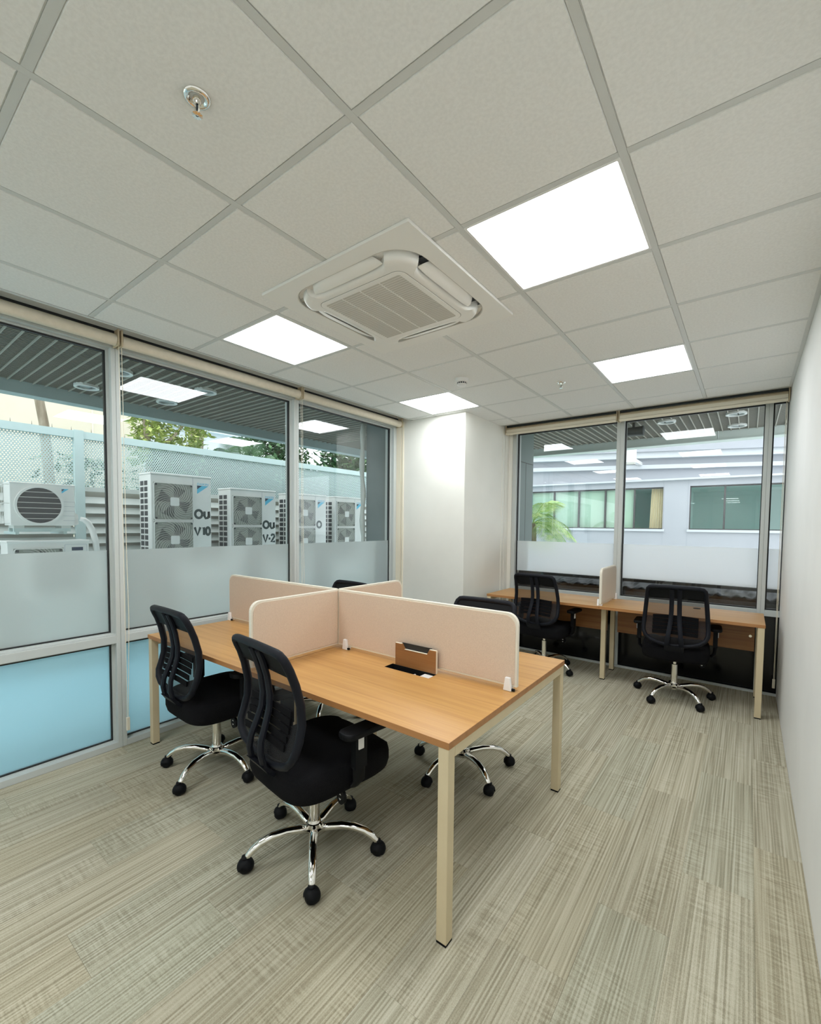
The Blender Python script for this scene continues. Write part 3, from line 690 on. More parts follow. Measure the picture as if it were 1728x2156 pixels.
# ================================================================== CHAIRS
def chair(label, loc, rz, base, proto=None):
    if proto is not None:
        t = copy_tree(proto); t['label'] = label
    else:
        t = thing('office_chair', label, 'chair', (0, 0, 0), 0, 'black mesh office chairs')
        # five-star base
        legs = None
        for k in range(5):
            if legs is None:
                m = MB().tube([(.024, 0, .098), (.07, 0, .112), (.13, 0, .122), (.19, 0, .121), (.24, 0, .108), (.272, 0, .088), (.292, 0, .068), (.298, 0, .060)],
                              [.0205, .020, .0190, .0180, .0175, .0165, .015, .014], 12, sx=.9, sy=1.05)
                legs = obj('base_leg', m, M['chrome'], t, smooth=True)
                c_ = (0, 0, .0285)
                cm = MB()
                for sd in (-1, 1):
                    cm.lathe([(.004, .004 * sd), (.0270, .004 * sd), (.0285, .009 * sd), (.0275, .016 * sd), (.023, .022 * sd), (.014, .026 * sd), (.004, .0275 * sd)], c_, 20, 1)
                cas = obj('caster', cm, M['black'], legs, auto=50); cas.location = (.302, 0, 0)
                vs = []; fs = []; nn = 12; cols = [-.031, -.028, -.022, -.012, 0, .012, .022, .028, .031]
                for i in range(nn + 1):
                    a = R(-25 + 230 * i / nn)
                    for wv in cols:
                        rr = .0335 * math.sqrt(max(.12, 1 - (abs(wv) / .0325) ** 2.6))
                        vs.append((c_[0] + rr * math.cos(a) * 1.06, wv, c_[2] + rr * math.sin(a)))
                nc = len(cols); hood = MB()
                for i in range(nn):
                    for j in range(nc - 1): fs.append((i * nc + j, i * nc + j + 1, (i + 1) * nc + j + 1, (i + 1) * nc + j))
                hood.add(vs, fs)
                hood.tube([(-.002, 0, .052), (-.002, 0, .070)], .0145, 12)
                ho = obj('caster_hood', hood, M['black'], legs, smooth=True); ho.location = (.302, 0, 0)
                lg = legs
            else:
                lg = copy_tree(legs, t)
            lg.rotation_euler = (0, 0, R(72 * k))
        obj('hub', MB().lathe([(.026, .075), (.032, .078), (.034, .088), (.034, .118), (.036, .120), (.036, .128), (.031, .131), (.028, .140)], n=24), M['chrome'], t, auto=35)
        obj('gas_cylinder', MB().lathe([(.0245, .138), (.0245, .30), (.020, .302), (.014, .303), (.014, .385)], n=20), M['chrome'], t, auto=40)
        # seat mechanism
        obj('tilt_mechanism', MB().box(-.09, .09, -.16, .10, .365, .392), M['black'], t, bevel=.008)
        # seat: superellipse cushion with waterfall front
        m = MB(); nn = 40; rings = [(.0, .376), (.92, .376), (.975, .384), (1.0, .410), (1.0, .458), (.975, .478), (.90, .490), (.55, .494), (.0, .492)]
        vs = []; fs = []
        for (sc_, z) in rings:
            for k in range(nn):
                a = 2 * math.pi * k / nn; c, s_ = math.cos(a), math.sin(a)
                x = .255 * math.copysign(abs(c) ** .45, c) * max(sc_, .001); y = .275 * math.copysign(abs(s_) ** .45, s_) * max(sc_, .001)
                fr = max(0, (y - .12) / .155); x *= 1 - .05 * fr
                vs.append((x, y + .038, z - .022 * fr ** 2 * (1 if z > .43 else .3) + (.008 if z > .47 and abs(x) > .17 else 0)))
        for i in range(len(rings) - 1): fs += [(i * nn + k, i * nn + (k + 1) % nn, (i + 1) * nn + (k + 1) % nn, (i + 1) * nn + k) for k in range(nn)]
        m.add(vs, fs); obj('seat', m, M['fabric'], t, smooth=True)
        # backrest profile
        def yb(z):
            T = [(.42, -.20), (.50, -.232), (.56, -.246), (.61, -.240), (.68, -.214), (.76, -.200), (.85, -.216), (.93, -.242), (1.02, -.285)]
            for (z0, a0), (z1, a1) in zip(T, T[1:]):
                if z <= z1:
                    u = max(0, (z - z0) / (z1 - z0)); u = u * u * (3 - 2 * u) if False else u
                    return a0 + (a1 - a0) * u
            return T[-1][1]
        half = [(0, .517), (.07, .521), (.13, .533), (.18, .553), (.215, .583), (.232, .62), (.234, .66), (.230, .72), (.224, .80), (.217, .88), (.211, .94), (.209, .970), (.204, .990), (.190, 1.004), (.165, 1.009), (.08, 1.011), (0, 1.012)]
        loop = half + [(-x, z) for x, z in reversed(half[1:-1])]
        obj('back_frame', MB().tube([(x, yb(z) - .0 * abs(x), z) for x, z in loop], .0178, 10, closed=True, sx=1.0, sy=.95, upv=(0, 1, 0)), M['blackgrey'], t, smooth=True)
        # head band: solid upper strip of the back
        m = MB(); nx, nz = 12, 5; vs = []; fs = []
        for sd in (-.006, .006):
            for i in range(nz + 1):
                z = .908 + .097 * i / nz
                for j in range(nx + 1):
                    x = (-1 + 2 * j / nx) * .205; vs.append((x, yb(z) + sd, z))
        q = (nz + 1) * (nx + 1)
        for i in range(nz):
            for j in range(nx):
                a = i * (nx + 1) + j; fs += [(a, a + 1, a + nx + 2, a + nx + 1), (q + a + nx + 1, q + a + nx + 2, q + a + 1, q + a)]
        for j in range(nx): fs.append((j + 1, j, q + j, q + j + 1))
        m.add(vs, fs); obj('head_band', m, M['black'], t, smooth=True)
        # mesh: one sheet stretched in the frame
        m = MB(); vs = []; fs = []; nz = 18; nx = 8
        for i in range(nz + 1):
            z = .525 + (.93 - .525) * i / nz
            hw = 0
            for (xa, za), (xb_, zb_) in zip(half, half[1:]):
                if za <= z <= zb_: hw = xa + (xb_ - xa) * (z - za) / max(zb_ - za, 1e-6)
            for j in range(nx + 1):
                u = -1 + 2 * j / nx; vs.append((u * hw, yb(z) + .004 - .012 * (1 - u * u), z))
        for i in range(nz):
            for j in range(nx): a = i * (nx + 1) + j; fs.append((a, a + 1, a + nx + 2, a + nx + 1))
        m.add(vs, fs); obj('back_mesh', m, M['mesh'], t, smooth=True)
        # spine: two bars that part below and join in a bracket under the seat
        sp = MB()
        def ys(z):
            T = [(.43, -.165), (.47, -.235), (.53, -.283), (.60, -.288), (.68, -.258), (.76, -.232), (.85, -.236), (.95, -.266), (1.0, -.286)]
            for (z0, a0), (z1, a1) in zip(T, T[1:]):
                if z <= z1: return a0 + (a1 - a0) * max(0, (z - z0) / (z1 - z0))
            return T[-1][1]
        for sd in (-1, 1):
            zs = [.995, .95, .88, .80, .74, .68, .62, .57, .52, .49]
            xv = [.028, .028, .028, .029, .031, .036, .043, .049, .053, .054]
            sp.tube([(sd * x, ys(z), z) for x, z in zip(xv, zs)], .0165, 8, sx=.75, sy=1.12, upv=(0, 1, 0))
        br = []
        for (z, hw, th) in ((.525, .07, .012), (.49, .07, .016), (.455, .066, .018), (.425, .058, .018), (.405, .05, .016)):
            yc = ys(z) if z > .43 else (-.205 if z > .41 else -.15)
            br.append([(-hw, yc - th, z), (hw, yc - th, z), (hw, yc + th, z - .006), (-hw, yc + th, z - .006)])
        vs = [v for r_ in br for v in r_]; fs = [(0, 1, 2, 3), (19, 18, 17, 16)]
        for i in range(4): fs += [(i * 4 + (k + 1) % 4, i * 4 + k, i * 4 + 4 + k, i * 4 + 4 + (k + 1) % 4) for k in range(4)]
        sp.add(vs, fs)
        obj('back_spine', sp, M['blackgrey'], t, auto=50)
        # lumbar pad of curved strips behind the mesh
        lm = MB()
        for i in range(5):
            z = .625 + .0312 * i
            lm.tube([(x, yb(z) - .014 + .06 * x * x, z - .25 * x * x + .004) for x in (-.165, -.12, -.06, 0, .06, .12, .165)], .0205, 4, sx=.2, sy=1.0, upv=(0, 1, 0))
        obj('lumbar_support', lm, M['fabric'], t, auto=40)
        for sd in (-1, 1):
            ar = obj('armrest', MB().tube([(sd * .10, .03, .402), (sd * .20, .03, .400), (sd * .268, .03, .408), (sd * .288, .03, .435), (sd * .290, .03, .50)], [.02, .02, .02, .021, .022], 10, sx=.65, sy=1.5, upv=(sd, 0, .3)).box(sd * .29 - .016, sd * .29 + .016, .000, .060, .49, .635), M['black'], t, auto=45)
            pad = [(sd * .29 + p[0], .058 + p[1]) for p in rrect(.044, .118, .035, 5)]
            obj('arm_pad', MB().prism(pad, 2, .632, .660), M['black'], ar, bevel=.008)
            obj('height_button', MB().box(sd * .29 + (.0155 if sd > 0 else -.0215), sd * .29 + (.0215 if sd > 0 else -.0155), .012, .040, .575, .622), M['whiteplastic'], ar, bevel=.002)
        lv = obj('height_lever', MB().tube([(.08, .02, .388), (.17, .015, .375), (.215, .01, .352)], .006, 8).prism([(.20 + .030 * math.cos(R(a)) * (1 if math.cos(R(a)) > 0 else .8), .335 + .034 * math.sin(R(a))) for a in range(0, 360, 24)], 1, -.002, .012), M['black'], t, auto=45)
        for q, z in ((0, .343), (1, .327)):
            a = .009 * (1 if q == 0 else -1)
            obj('arrow_mark', MB().prism([(.192, z), (.208, z), (.200, z + a)], 1, -.0026, -.0022), M['whiteplastic'], lv)
    t.location = loc; t.rotation_euler = (0, 0, rz)
    for c in t.children:
        if c.name.startswith('base_leg'): c.rotation_euler = (0, 0, c.rotation_euler[2] + R(base) - rz)
    return t
SW = random.Random(11)
def swivel(leg):
    a = R(SW.uniform(-70, 70) + SW.choice((0, 180)))
    for c in leg.children: c.rotation_euler = (0, 0, a)
proto = chair('nearest black mesh office chair, at the bench front beside the cross screen', (0, 0, 0), 0, 0)
def place(label, loc, yaw, base):
    t = copy_tree(proto); t['label'] = label
    t.location = loc; t.rotation_euler = (0, 0, R(yaw)); k = 0
    for c in t.children:
        if c.name.startswith('base_leg'): c.rotation_euler = (0, 0, R(72 * k + base - yaw)); swivel(c); k += 1
place('black mesh office chair at the bench nearest the left windows', (-2.58, 1.41, 0), -2, 4)
place('black mesh office chair at the far side of the bench, right end', (-1.37, 2.33, 0), 181, 43)
place('black mesh office chair at the far side of the bench by the left windows', (-2.66, 2.36, 0), 176, 20)
place('black mesh office chair at the rear desk left of the pale screen', (-1.68, 4.52, 0), -4, -14)
place('black mesh office chair at the rear desk right of the pale screen', (-.48, 4.47, 0), 4, 27)
proto.location = (-1.562, 1.320, 0); proto.rotation_euler = (0, 0, R(-7)); k = 0
for c in proto.children:
    if c.name.startswith('base_leg'): c.rotation_euler = (0, 0, R(72 * k + 30 + 7)); swivel(c); k += 1

# ================================================================== OUTDOORS
struct(obj('ground', MB().box(-60, -3.47, -20, 60, -.2, -.05), M['ground']), 'pale blue paved ground outside the left windows')
struct(obj('ground_courtyard', MB().box(-3.46, 60, 5.24, 60, -.2, -.05), M['paving']), 'pale grey paving of the courtyard outside the rear windows')
# soffit of open-cell slats over the walkway on both sides of the corner
SZ = 2.85
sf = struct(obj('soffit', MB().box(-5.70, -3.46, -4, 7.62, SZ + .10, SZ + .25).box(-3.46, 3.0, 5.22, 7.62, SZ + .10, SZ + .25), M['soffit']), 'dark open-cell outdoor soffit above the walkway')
b = MB()
y = -3.9
while y < 5.2:
    b.box(-5.69, -3.47, y, y + .010, SZ, SZ + .012); y += .0955
x = -3.4
while x < 2.9:
    b.box(x, x + .011, 5.23, 7.60, SZ, SZ + .012); x += .0955
o = obj('soffit_bar', b, M['soffit_bar'], sf); o['kind'] = 'stuff'
b = MB(); x = -5.68
while x < -3.48:
    b.box(x, x + .014, -3.9, 5.2, SZ + .012, SZ + .03); x += .034
y = 5.24
while y < 7.6:
    b.box(-5.69, 2.9, y, y + .014, SZ + .012, SZ + .03); y += .034
o = obj('soffit_lath', b, M['soffit_lath'], sf); o['kind'] = 'stuff'
b1 = struct(obj('trim_3', MB().box(-5.86, -5.70, -4, .99, 2.745, SZ + .26).box(-5.86, -5.70, 1.0, 7.0, 2.745, SZ + .26), M['beam']), 'grey-green fascia beam along the soffit edge outside the left windows')
struct(obj('trim_4', MB().box(-5.7, -.40, 7.62, 7.78, 2.745, SZ + .26).box(-.39, 3.0, 7.62, 7.78, 2.745, SZ + .26).box(-5.7, 3.0, 7.60, 7.80, 2.735, 2.75), M['beam_pale']), 'pale mint fascia beam along the soffit edge outside the rear windows')
def downlight(x, y, label):
    t = thing('downlight', label, 'downlight', (x, y, SZ), 0, 'round downlights in the outdoor soffit')
    obj('rim', MB().frame([(.105 * math.cos(R(a)), .105 * math.sin(R(a))) for a in range(0, 360, 15)], [(.082 * math.cos(R(a)), .082 * math.sin(R(a))) for a in range(0, 360, 15)], 2, -.012, .03), M['lamp_white'], t, auto=40)
    obj('lens', MB().lathe([(.082, .0), (.06, .02), (.02, .028)], n=20), M['lamp_glass'], t, smooth=True)
for (x, y, lab) in ((-5.33, 1.60, 'round downlight at the soffit edge outside the nearest left window'), (-4.56, 1.62, 'round downlight in the soffit behind the first left mullion'),
                    (-5.25, 2.33, 'round downlight at the soffit edge outside the middle left window'), (-4.50, 2.38, 'round downlight in the soffit beside the mirrored light panel'),
                    (-.887, 6.512, 'round downlight in the rear soffit, left of the three'), (-.165, 6.50, 'round downlight in the rear soffit, nearest of the right pair'), (-.168, 7.266, 'round downlight in the rear soffit, at its outer edge')):
    downlight(x, y, lab)
t = thing('spotlight', 'dark round spotlight hanging under the rear soffit behind the mullion', 'spotlight', (-1.25, 6.40, SZ))
obj('arm', MB().tube([(0, 0, .02), (0, 0, -.09)], .018, 8), M['darkmetal'], t)
obj('housing', MB().lathe([(.035, -.12), (.055, -.11), (.06, 0.05), (.066, .12), (.05, .125)], (0, 0, -.10), 18, 0), M['darkmetal'], t, auto=40)

# outer cladding round the corner column
struct(obj('wall_cladding', MB().box(-3.84, -3.47, 4.08, 5.66, -.05, SZ + .1), M['clad']), 'dark slate cladding outside the corner, beyond the left windows')
cp = struct(obj('wall_cladding_rear', MB().box(-3.46, -2.30, 5.24, 5.64, -.05, SZ + .1), M['clad_pale']), 'grey-green cladding outside the corner, beyond the rear windows')
obj('panel_joint', MB().box(-2.2998, -2.2985, 5.245, 5.635, 2.30, 2.31).box(-2.2998, -2.2985, 5.40, 5.408, -.05, 2.31), M['frame_dark'], cp)
pts = [(-3.875 + .012 * math.sin(z * 5.1) + .008 * math.sin(z * 11), 4.05 + .012 * math.sin(z * 7), z) for z in [i * .1 - .05 for i in range(29)]]
tag(obj('insulated_pipe', MB().tube(pts, [.030 + .006 * math.sin(i * 1.7) for i in range(29)], 10), M['louver'], None, smooth=True), 'pale crooked insulated pipe running up the dark outer cladding', 'pipe')

# fence
FX = -7.10
fe = thing('fence', 'grey-green fence with perforated upper sheets and louvered lower part', 'fence', (FX, 2, -.05))
posts = [-1.40, 2.02, 5.44, 8.86]
def fo(name, mb, m): 
    o = obj(name, mb, m, fe); o.location = (-FX, -2, .05); return o
for py in posts: fo('post', MB().box(FX - .03, FX + .05, py - .053, py + .053, -.05, 2.70), M['fence'])
for pa, pb in zip(posts, posts[1:]):
    a, b_ = pa + .053, pb - .053
    fo('top_rail', MB().box(FX - .02, FX + .035, a, b_, 2.595, 2.69), M['fence'])
    fo('middle_rail', MB().box(FX - .02, FX + .03, a, b_, 1.905, 1.965), M['louver'])
    z = 1.80
    while z > .2:
        fo('louver_slat', MB().add([(FX + .02, a, z - .055), (FX + .02, b_, z - .055), (FX - .03, b_, z + .03), (FX - .03, a, z + .03), (FX + .028, a, z - .05), (FX + .028, b_, z - .05), (FX - .022, b_, z + .038), (FX - .022, a, z + .038)],
                             [(3, 2, 1, 0), (4, 5, 6, 7), (0, 1, 5, 4), (2, 3, 7, 6), (1, 2, 6, 5), (3, 0, 4, 7)]), M['louver'])
        z -= .135
    fo('backing_board', MB().box(FX - .09, FX - .07, a, b_, -.05, 1.92), M['board'])
    # perforated sheet: staggered round holes cut through
    ph, pv, r = .032, .0235, .0088
    nyc = int((b_ - a) / ph); nzr = int((2.595 - 1.965) / pv); ph = (b_ - a) / nyc; pv = (2.595 - 1.965) / nzr
    vs = []; fs = []
    oct_ = [(math.cos(R(45 * k)) * r, math.sin(R(45 * k)) * r) for k in range(8)]
    for j in range(nzr):
        zc = 1.965 + (j + .5) * pv; sh = (j % 2) * ph / 2
        for i in range(nyc - 1 if j % 2 else nyc):
            yc = a + (i + .5) * ph + sh; n0 = len(vs)
            hy, hz = ph / 2, pv / 2
            outer = [(hy, 0), (hy, hz), (0, hz), (-hy, hz), (-hy, 0), (-hy, -hz), (0, -hz), (hy, -hz)]
            vs += [(FX, yc + p[0], zc + p[1]) for p in outer] + [(FX, yc + p[0], zc + p[1]) for p in oct_]
            fs += [(n0 + k, n0 + (k + 1) % 8, n0 + 8 + (k + 1) % 8, n0 + 8 + k) for k in range(8)]
        if j % 2:
            n0 = len(vs)
            for (ya, yb_) in ((a, a + ph / 2), (b_ - ph / 2, b_)):
                n0 = len(vs); vs += [(FX, ya, zc - pv / 2), (FX, yb_, zc - pv / 2), (FX, yb_, zc + pv / 2), (FX, ya, zc + pv / 2)]; fs.append((n0, n0 + 1, n0 + 2, n0 + 3))
    mb = MB(); mb.v = vs; mb.f = fs
    fo('perforated_sheet', mb, M['fence'])
    sp = MB(); y = a + .1
    while y < b_:
        sp.tube([(FX, y, 2.69), (FX, y, 2.74)], [.004, .001], 4); y += .2
    o = fo('spike', sp, M['darkmetal']); o['kind'] = 'stuff'

# outdoor units
def textmesh(body, size):
    cu = bpy.data.curves.new('lettering', 'FONT'); cu.body = body; cu.size = size; cu.extrude = .0006; cu.align_x = 'LEFT'
    o = bpy.data.objects.new('lettering', cu); COL.objects.link(o)
    dg = bpy.context.evaluated_depsgraph_get()
    me = bpy.data.meshes.new_from_object(o.evaluated_get(dg)); bpy.data.objects.remove(o); me.name = 'lettering'; return me
LOGO = {}
def logo(parent, x, y, z, wd):
    """word over a two-colour triangle on a front face looking +x; y,z is the upper left corner"""
    me = textmesh('DAIKIN', wd * .27)
    o = put('lettering', me, M['cyan'], parent, (x + .0008, y, z + wd * .04)); o.rotation_euler = (R(90), 0, R(90))
    xs_ = max(v.co.x for v in me.vertices); o.scale = (wd / xs_, 1, 1)
    obj('emblem', MB().prism([(y, z), (y + wd, z), (y, z - wd * .72)], 0, x, x + .0012), M['cyan'], parent)
    obj('emblem', MB().prism([(y, z - .0), (y + wd * .42, z), (y, z - wd * .32)], 0, x + .0012, x + .002), M['navy'], parent)
def ribbon(parent, x, strokes, wd, y0, z0, sc_):
    m = MB()
    for st in strokes:
        pts = [Vector((x, y0 + p[0] * sc_, z0 + p[1] * sc_)) for p in st]
        n0 = len(pts); vs = []; fs = []
        for i, p in enumerate(pts):
            t_ = (pts[min(i + 1, n0 - 1)] - pts[max(i - 1, 0)]).normalized(); nrm = Vector((0, -t_.z, t_.y)) * wd / 2
            vs += [p - nrm, p + nrm, p - nrm + Vector((.0012, 0, 0)), p + nrm + Vector((.0012, 0, 0))]
        for i in range(n0 - 1):
            a = i * 4; fs += [(a + 2, a + 6, a + 7, a + 3), (a, a + 4, a + 6, a + 2), (a + 1, a + 3, a + 7, a + 5)]
        m.add(vs, fs)
    return obj('spray_lettering', m, M['spray'], parent)
def arc(cx_, cz, rx, rz_, a0, a1, n=12): return [(cx_ + rx * math.cos(R(a0 + (a1 - a0) * k / n)), cz + rz_ * math.sin(R(a0 + (a1 - a0) * k / n))) for k in range(n + 1)]
O_ = arc(.22, .26, .20, .22, 0, 360, 18); U_ = [(.55, .42), (.55, .15), (.62, .03), (.74, .05), (.80, .18), (.80, .42), (.82, .05)]
V_ = [(0, .5), (.18, 0), (.36, .5)]; ONE = [(.52, .42), (.60, .5), (.60, 0)]; ZERO = arc(.86, .25, .13, .24, 0, 360, 16)
TWO = [(.62, .40), (.70, .5), (.84, .48), (.88, .36), (.62, .0), (.92, .02)]; DASH = [(.42, .22), (.56, .22)]
def fan_grille(u, x, yc, zc, w_, h_):
    """square guard of swirling wires over a dark fan well, centre cap and corner screws"""
    well = obj('fan_well', MB().lathe([(min(w_, h_) * .47, -.006), (min(w_, h_) * .47, 0.001), (.02, .0012)], (x, yc, zc), 28, 0), M['fan_dim'], u)
    obj('fan_shroud', MB().frame([(yc + w_ / 2 * sx, zc + h_ / 2 * sz) for sx, sz in ((1, 0), (1, 1), (0, 1), (-1, 1), (-1, 0), (-1, -1), (0, -1), (1, -1))],
                                 [(yc + min(w_, h_) * .45 * math.cos(R(45 * k)), zc + min(w_, h_) * .45 * math.sin(R(45 * k))) for k in range(8)], 0, x, x + .004), M['odu_fan'], u)
    g = MB(); nw = 30; rc = .055 * w_ / .53; R_ = min(w_, h_) * .49
    for k in range(nw):
        a0 = 360 * k / nw; path = []
        for i in range(7):
            u_ = i / 6; rr = rc + (R_ * 1.12 - rc) * u_; a = R(a0 + 55 * u_ ** 1.3)
            yy, zz = rr * math.cos(a), rr * math.sin(a)
            yy = max(-w_ / 2, min(w_ / 2, yy)); zz = max(-h_ / 2, min(h_ / 2, zz))
            path.append((x + .030 - .018 * u_ ** 3, yc + yy, zc + zz))
        g.tube(path, .0026, 4, cap=False)
    gr = obj('fan_guard', g, M['wire'], u)
    obj('guard_rim', MB().frame(rrect(w_ / 2, h_ / 2, .03, 4, yc, zc), rrect(w_ / 2 - .009, h_ / 2 - .009, .024, 4, yc, zc), 0, x, x + .016), M['odu'], u)
    obj('guard_cap', MB().prism(rrect(rc * 1.05, rc * 1.05, rc * .3, 4, yc, zc), 0, x + .026, x + .036), M['odu'], gr)
    bl = MB()
    for k in range(4):
        a = R(90 * k + 20); vs = []
        for rr, off in ((.06, -.3), (R_ * .9, -.35), (R_ * .9, .45), (.06, .4)): vs.append((x + .002 + (.012 if off > 0 else .004), yc + rr * math.cos(a + off), zc + rr * math.sin(a + off)))
        bl.add(vs + [(v[0] + .003, v[1], v[2]) for v in vs], [(0, 1, 2, 3), (7, 6, 5, 4), (0, 4, 5, 1), (2, 6, 7, 3)])
    obj('fan_blades', bl, M['odu_fan'], u)
    sc_ = MB()
    for sx in (-1, 1):
        for sz in (-1, 1): sc_.box(x + .014, x + .019, yc + sx * (w_ / 2 - .03) - .012, yc + sx * (w_ / 2 - .03) + .012, zc + sz * (h_ / 2 - .028) - .012, zc + sz * (h_ / 2 - .028) + .012)
    obj('corner_screws', sc_, M['odu_dark'], u)
def big_unit(y0, y1, ztop, fan_top, fan_sep, zbot, label, spray=None, depth=.36, X0=-6.45):
    u = thing('condenser_unit', label, 'outdoor unit', (X0 - depth / 2, (y0 + y1) / 2, -.05), 0, 'tall two-fan outdoor units by the fence')
    W = y1 - y0
    px = lambda v: v
    ch = bpy.data.objects.new('casing', MB().box(X0 - depth, X0, y0, y1, zbot, ztop - .025).box(X0 - depth - .008, X0 + .008, y0 - .008, y1 + .008, ztop - .025, ztop).mesh('casing'))
    COL.objects.link(ch); ch.data.materials.append(M['odu']); ch.parent = u; ch.location = (-u.location[0], -u.location[1], -u.location[2])
    bm_ = ch.modifiers.new('bevel', 'BEVEL'); bm_.width = .008; bm_.segments = 2; bm_.limit_method = 'ANGLE'
    fw_ = W * .64; fy = y0 + .03 + fw_ / 2
    fh = (fan_top - fan_sep)
    fan_grille(ch, X0 + .001, fy, (fan_top + fan_sep) / 2, fw_, fh - .02)
    fan_grille(ch, X0 + .001, fy, fan_sep - fh / 2, fw_, fh - .02)
    obj('panel_seam', MB().box(X0, X0 + .0012, y0 + W * .675, y0 + W * .680, zbot, ztop - .03), M['joint'], ch)
    # side coil guard facing the viewer: two columns of dark cells
    cells = MB(); nz = int((ztop - zbot - .1) / .083)
    for c in range(2):
        for k in range(nz):
            z = ztop - .11 - k * .083; xx = X0 - .10 - c * .125
            cells.box(xx - .10, xx, y0 - .0015, y0, z - .062, z)
    o = obj('coil_guard', cells, M['odu_dark'], ch)
    obj('stand', MB().box(X0 - depth + .02, X0 - depth + .08, y0 + .02, y1 - .02, 0 - .05, zbot).box(X0 - .08, X0 - .02, y0 + .02, y1 - .02, -.05, zbot), M['louver'], ch)
    logo(ch, X0, y0 + W * .75, ztop - .13 * (W / .8), W * .20)
    if spray:
        for (st, yy, zz, s_) in spray: ribbon(ch, X0, st, .036, y0 + W * yy, ztop - zz, s_)
    return u
big_unit(2.637, 3.477, 2.18, 2.06, 1.525, .70, 'tall two-fan outdoor unit with the spray-painted V10 mark', [([O_, U_], .705, .62, .26), ([V_, ONE, ZERO], .700, .86, .23)])
big_unit(3.787, 4.613, 2.05, 1.945, 1.455, .60, 'tall two-fan outdoor unit with the spray-painted V-2 mark', [([O_, U_], .70, .64, .26), ([V_, DASH, TWO], .70, .86, .25)])
big_unit(4.930, 5.740, 2.04, 1.955, 1.44, .60, 'tall two-fan outdoor unit half hidden by the second window mullion', [([O_], .72, .62, .26)])
big_unit(5.977, 6.766, 2.04, 1.955, 1.44, .60, 'farthest tall two-fan outdoor unit, beside the dark cladding')
# small units
u = thing('outdoor_unit', 'small white outdoor unit with one round fan, upper of the stacked pair', 'outdoor unit', (-6.60, 1.49, 1.40), 0, 'small outdoor units stacked by the fence')
X0, ya, yb_, za, zb_ = -6.45, 1.205, 1.790, 1.452, 1.935
off = (-u.location[0], -u.location[1], -u.location[2])
c = obj('casing', MB().box(X0 - .27, X0, ya, yb_, za, zb_ - .012).box(X0 - .275, X0 + .004, ya - .004, yb_ + .004, zb_ - .02, zb_), M['odu'], u, bevel=.006); c.location = off
cyc, czc = ya + .255, (za + zb_) / 2 - .012
obj('fan_well', MB().lathe([(.205, -.004), (.205, .001), (.01, .0012)], (X0, cyc, czc), 32, 0), M['odu_dark'], c)
obj('fan_ring', MB().frame([(cyc + .223 * math.cos(R(a)), czc + .223 * math.sin(R(a))) for a in range(0, 360, 10)], [(cyc + .200 * math.cos(R(a)), czc + .200 * math.sin(R(a))) for a in range(0, 360, 10)], 0, X0 - .002, X0 + .018), M['odu'], c, auto=40)
for k in range(6):
    z = czc - .15 + .06 * k; hw = math.sqrt(max(0, .205 ** 2 - (z - czc) ** 2))
    obj('guard_bar', MB().box(X0 + .008, X0 + .013, cyc - hw, cyc + hw, z - .003, z + .003), M['wire'], c)
for k in range(5): obj('front_groove', MB().box(X0, X0 + .0008, yb_ - .115, yb_ - .004, za + .06 + .055 * k, za + .063 + .055 * k), M['joint'], c)
logo_p = c
obj('emblem', MB().prism([(yb_ - .125, zb_ - .05), (yb_ - .055, zb_ - .05), (yb_ - .125, zb_ - .105)], 0, X0, X0 + .001), M['cyan'], c)
obj('emblem', MB().prism([(yb_ - .125, zb_ - .055), (yb_ - .098, zb_ - .055), (yb_ - .125, zb_ - .085)], 0, X0 + .001, X0 + .002), M['navy'], c)
obj('valve_cover', MB().prism([(yb_, za + .16), (yb_ + .035, za + .13), (yb_ + .04, za + .02), (yb_, za + .0)], 0, X0 - .2, X0 - .02), M['odu'], c)
ft = MB().box(X0 - .25, X0 - .02, ya + .03, ya + .12, za - .03, za).box(X0 - .25, X0 - .02, yb_ - .13, yb_ - .04, za - .03, za)
obj('foot', ft, M['louver'], c)
gd = MB()
for k in range(4): gd.box(X0 - .26 + .08 * k, X0 - .255 + .08 * k, ya - .05, ya - .045, za + .02, zb_ - .03)
for z in (za + .02, (za + zb_) / 2, zb_ - .035): gd.box(X0 - .26, X0 - .015, ya - .05, ya - .045, z, z + .006).box(X0 - .02, X0 - .015, ya - .05, ya, z, z + .006)
obj('side_guard', gd, M['odu'], c)
obj('rack', MB().box(X0 - .27, X0 - .23, ya + .03, yb_ - .04, za - .07, za - .03).box(X0 - .06, X0 - .02, ya + .03, yb_ - .04, za - .07, za - .03).box(X0 - .60, X0 - .05, ya + .05, ya + .08, za - .10, za - .07).box(X0 - .60, X0 - .05, yb_ - .10, yb_ - .07, za - .10, za - .07), M['fence'], c)
u2 = thing('outdoor_unit', 'small white outdoor unit with square fan guard, lower of the stacked pair', 'outdoor unit', (-6.45, 1.53, -.05), 0, 'small outdoor units stacked by the fence')
off = (-u2.location[0], -u2.location[1], -u2.location[2])
X1, ya, yb_, za, zb_ = -6.36, 1.155, 1.895, .72, 1.285
c = obj('casing', MB().box(X1 - .30, X1, ya, yb_, za, zb_ - .02).box(X1 - .31, X1 + .008, ya - .006, yb_ + .006, zb_ - .025, zb_), M['odu'], u2, bevel=.006); c.location = off
fan_grille(c, X1 + .001, ya + .27, zb_ - .30, .44, .43)
obj('name_plate', MB().box(X1, X1 + .003, yb_ - .17, yb_ - .06, zb_ - .125, zb_ - .085), M['navy'], c)
obj('service_panel', MB().frame(rrect(.11, .2, .01, 2, yb_ - .13, zb_ - .25), rrect(.105, .195, .01, 2, yb_ - .13, zb_ - .25), 0, X1, X1 + .003), M['facade_light'], c)
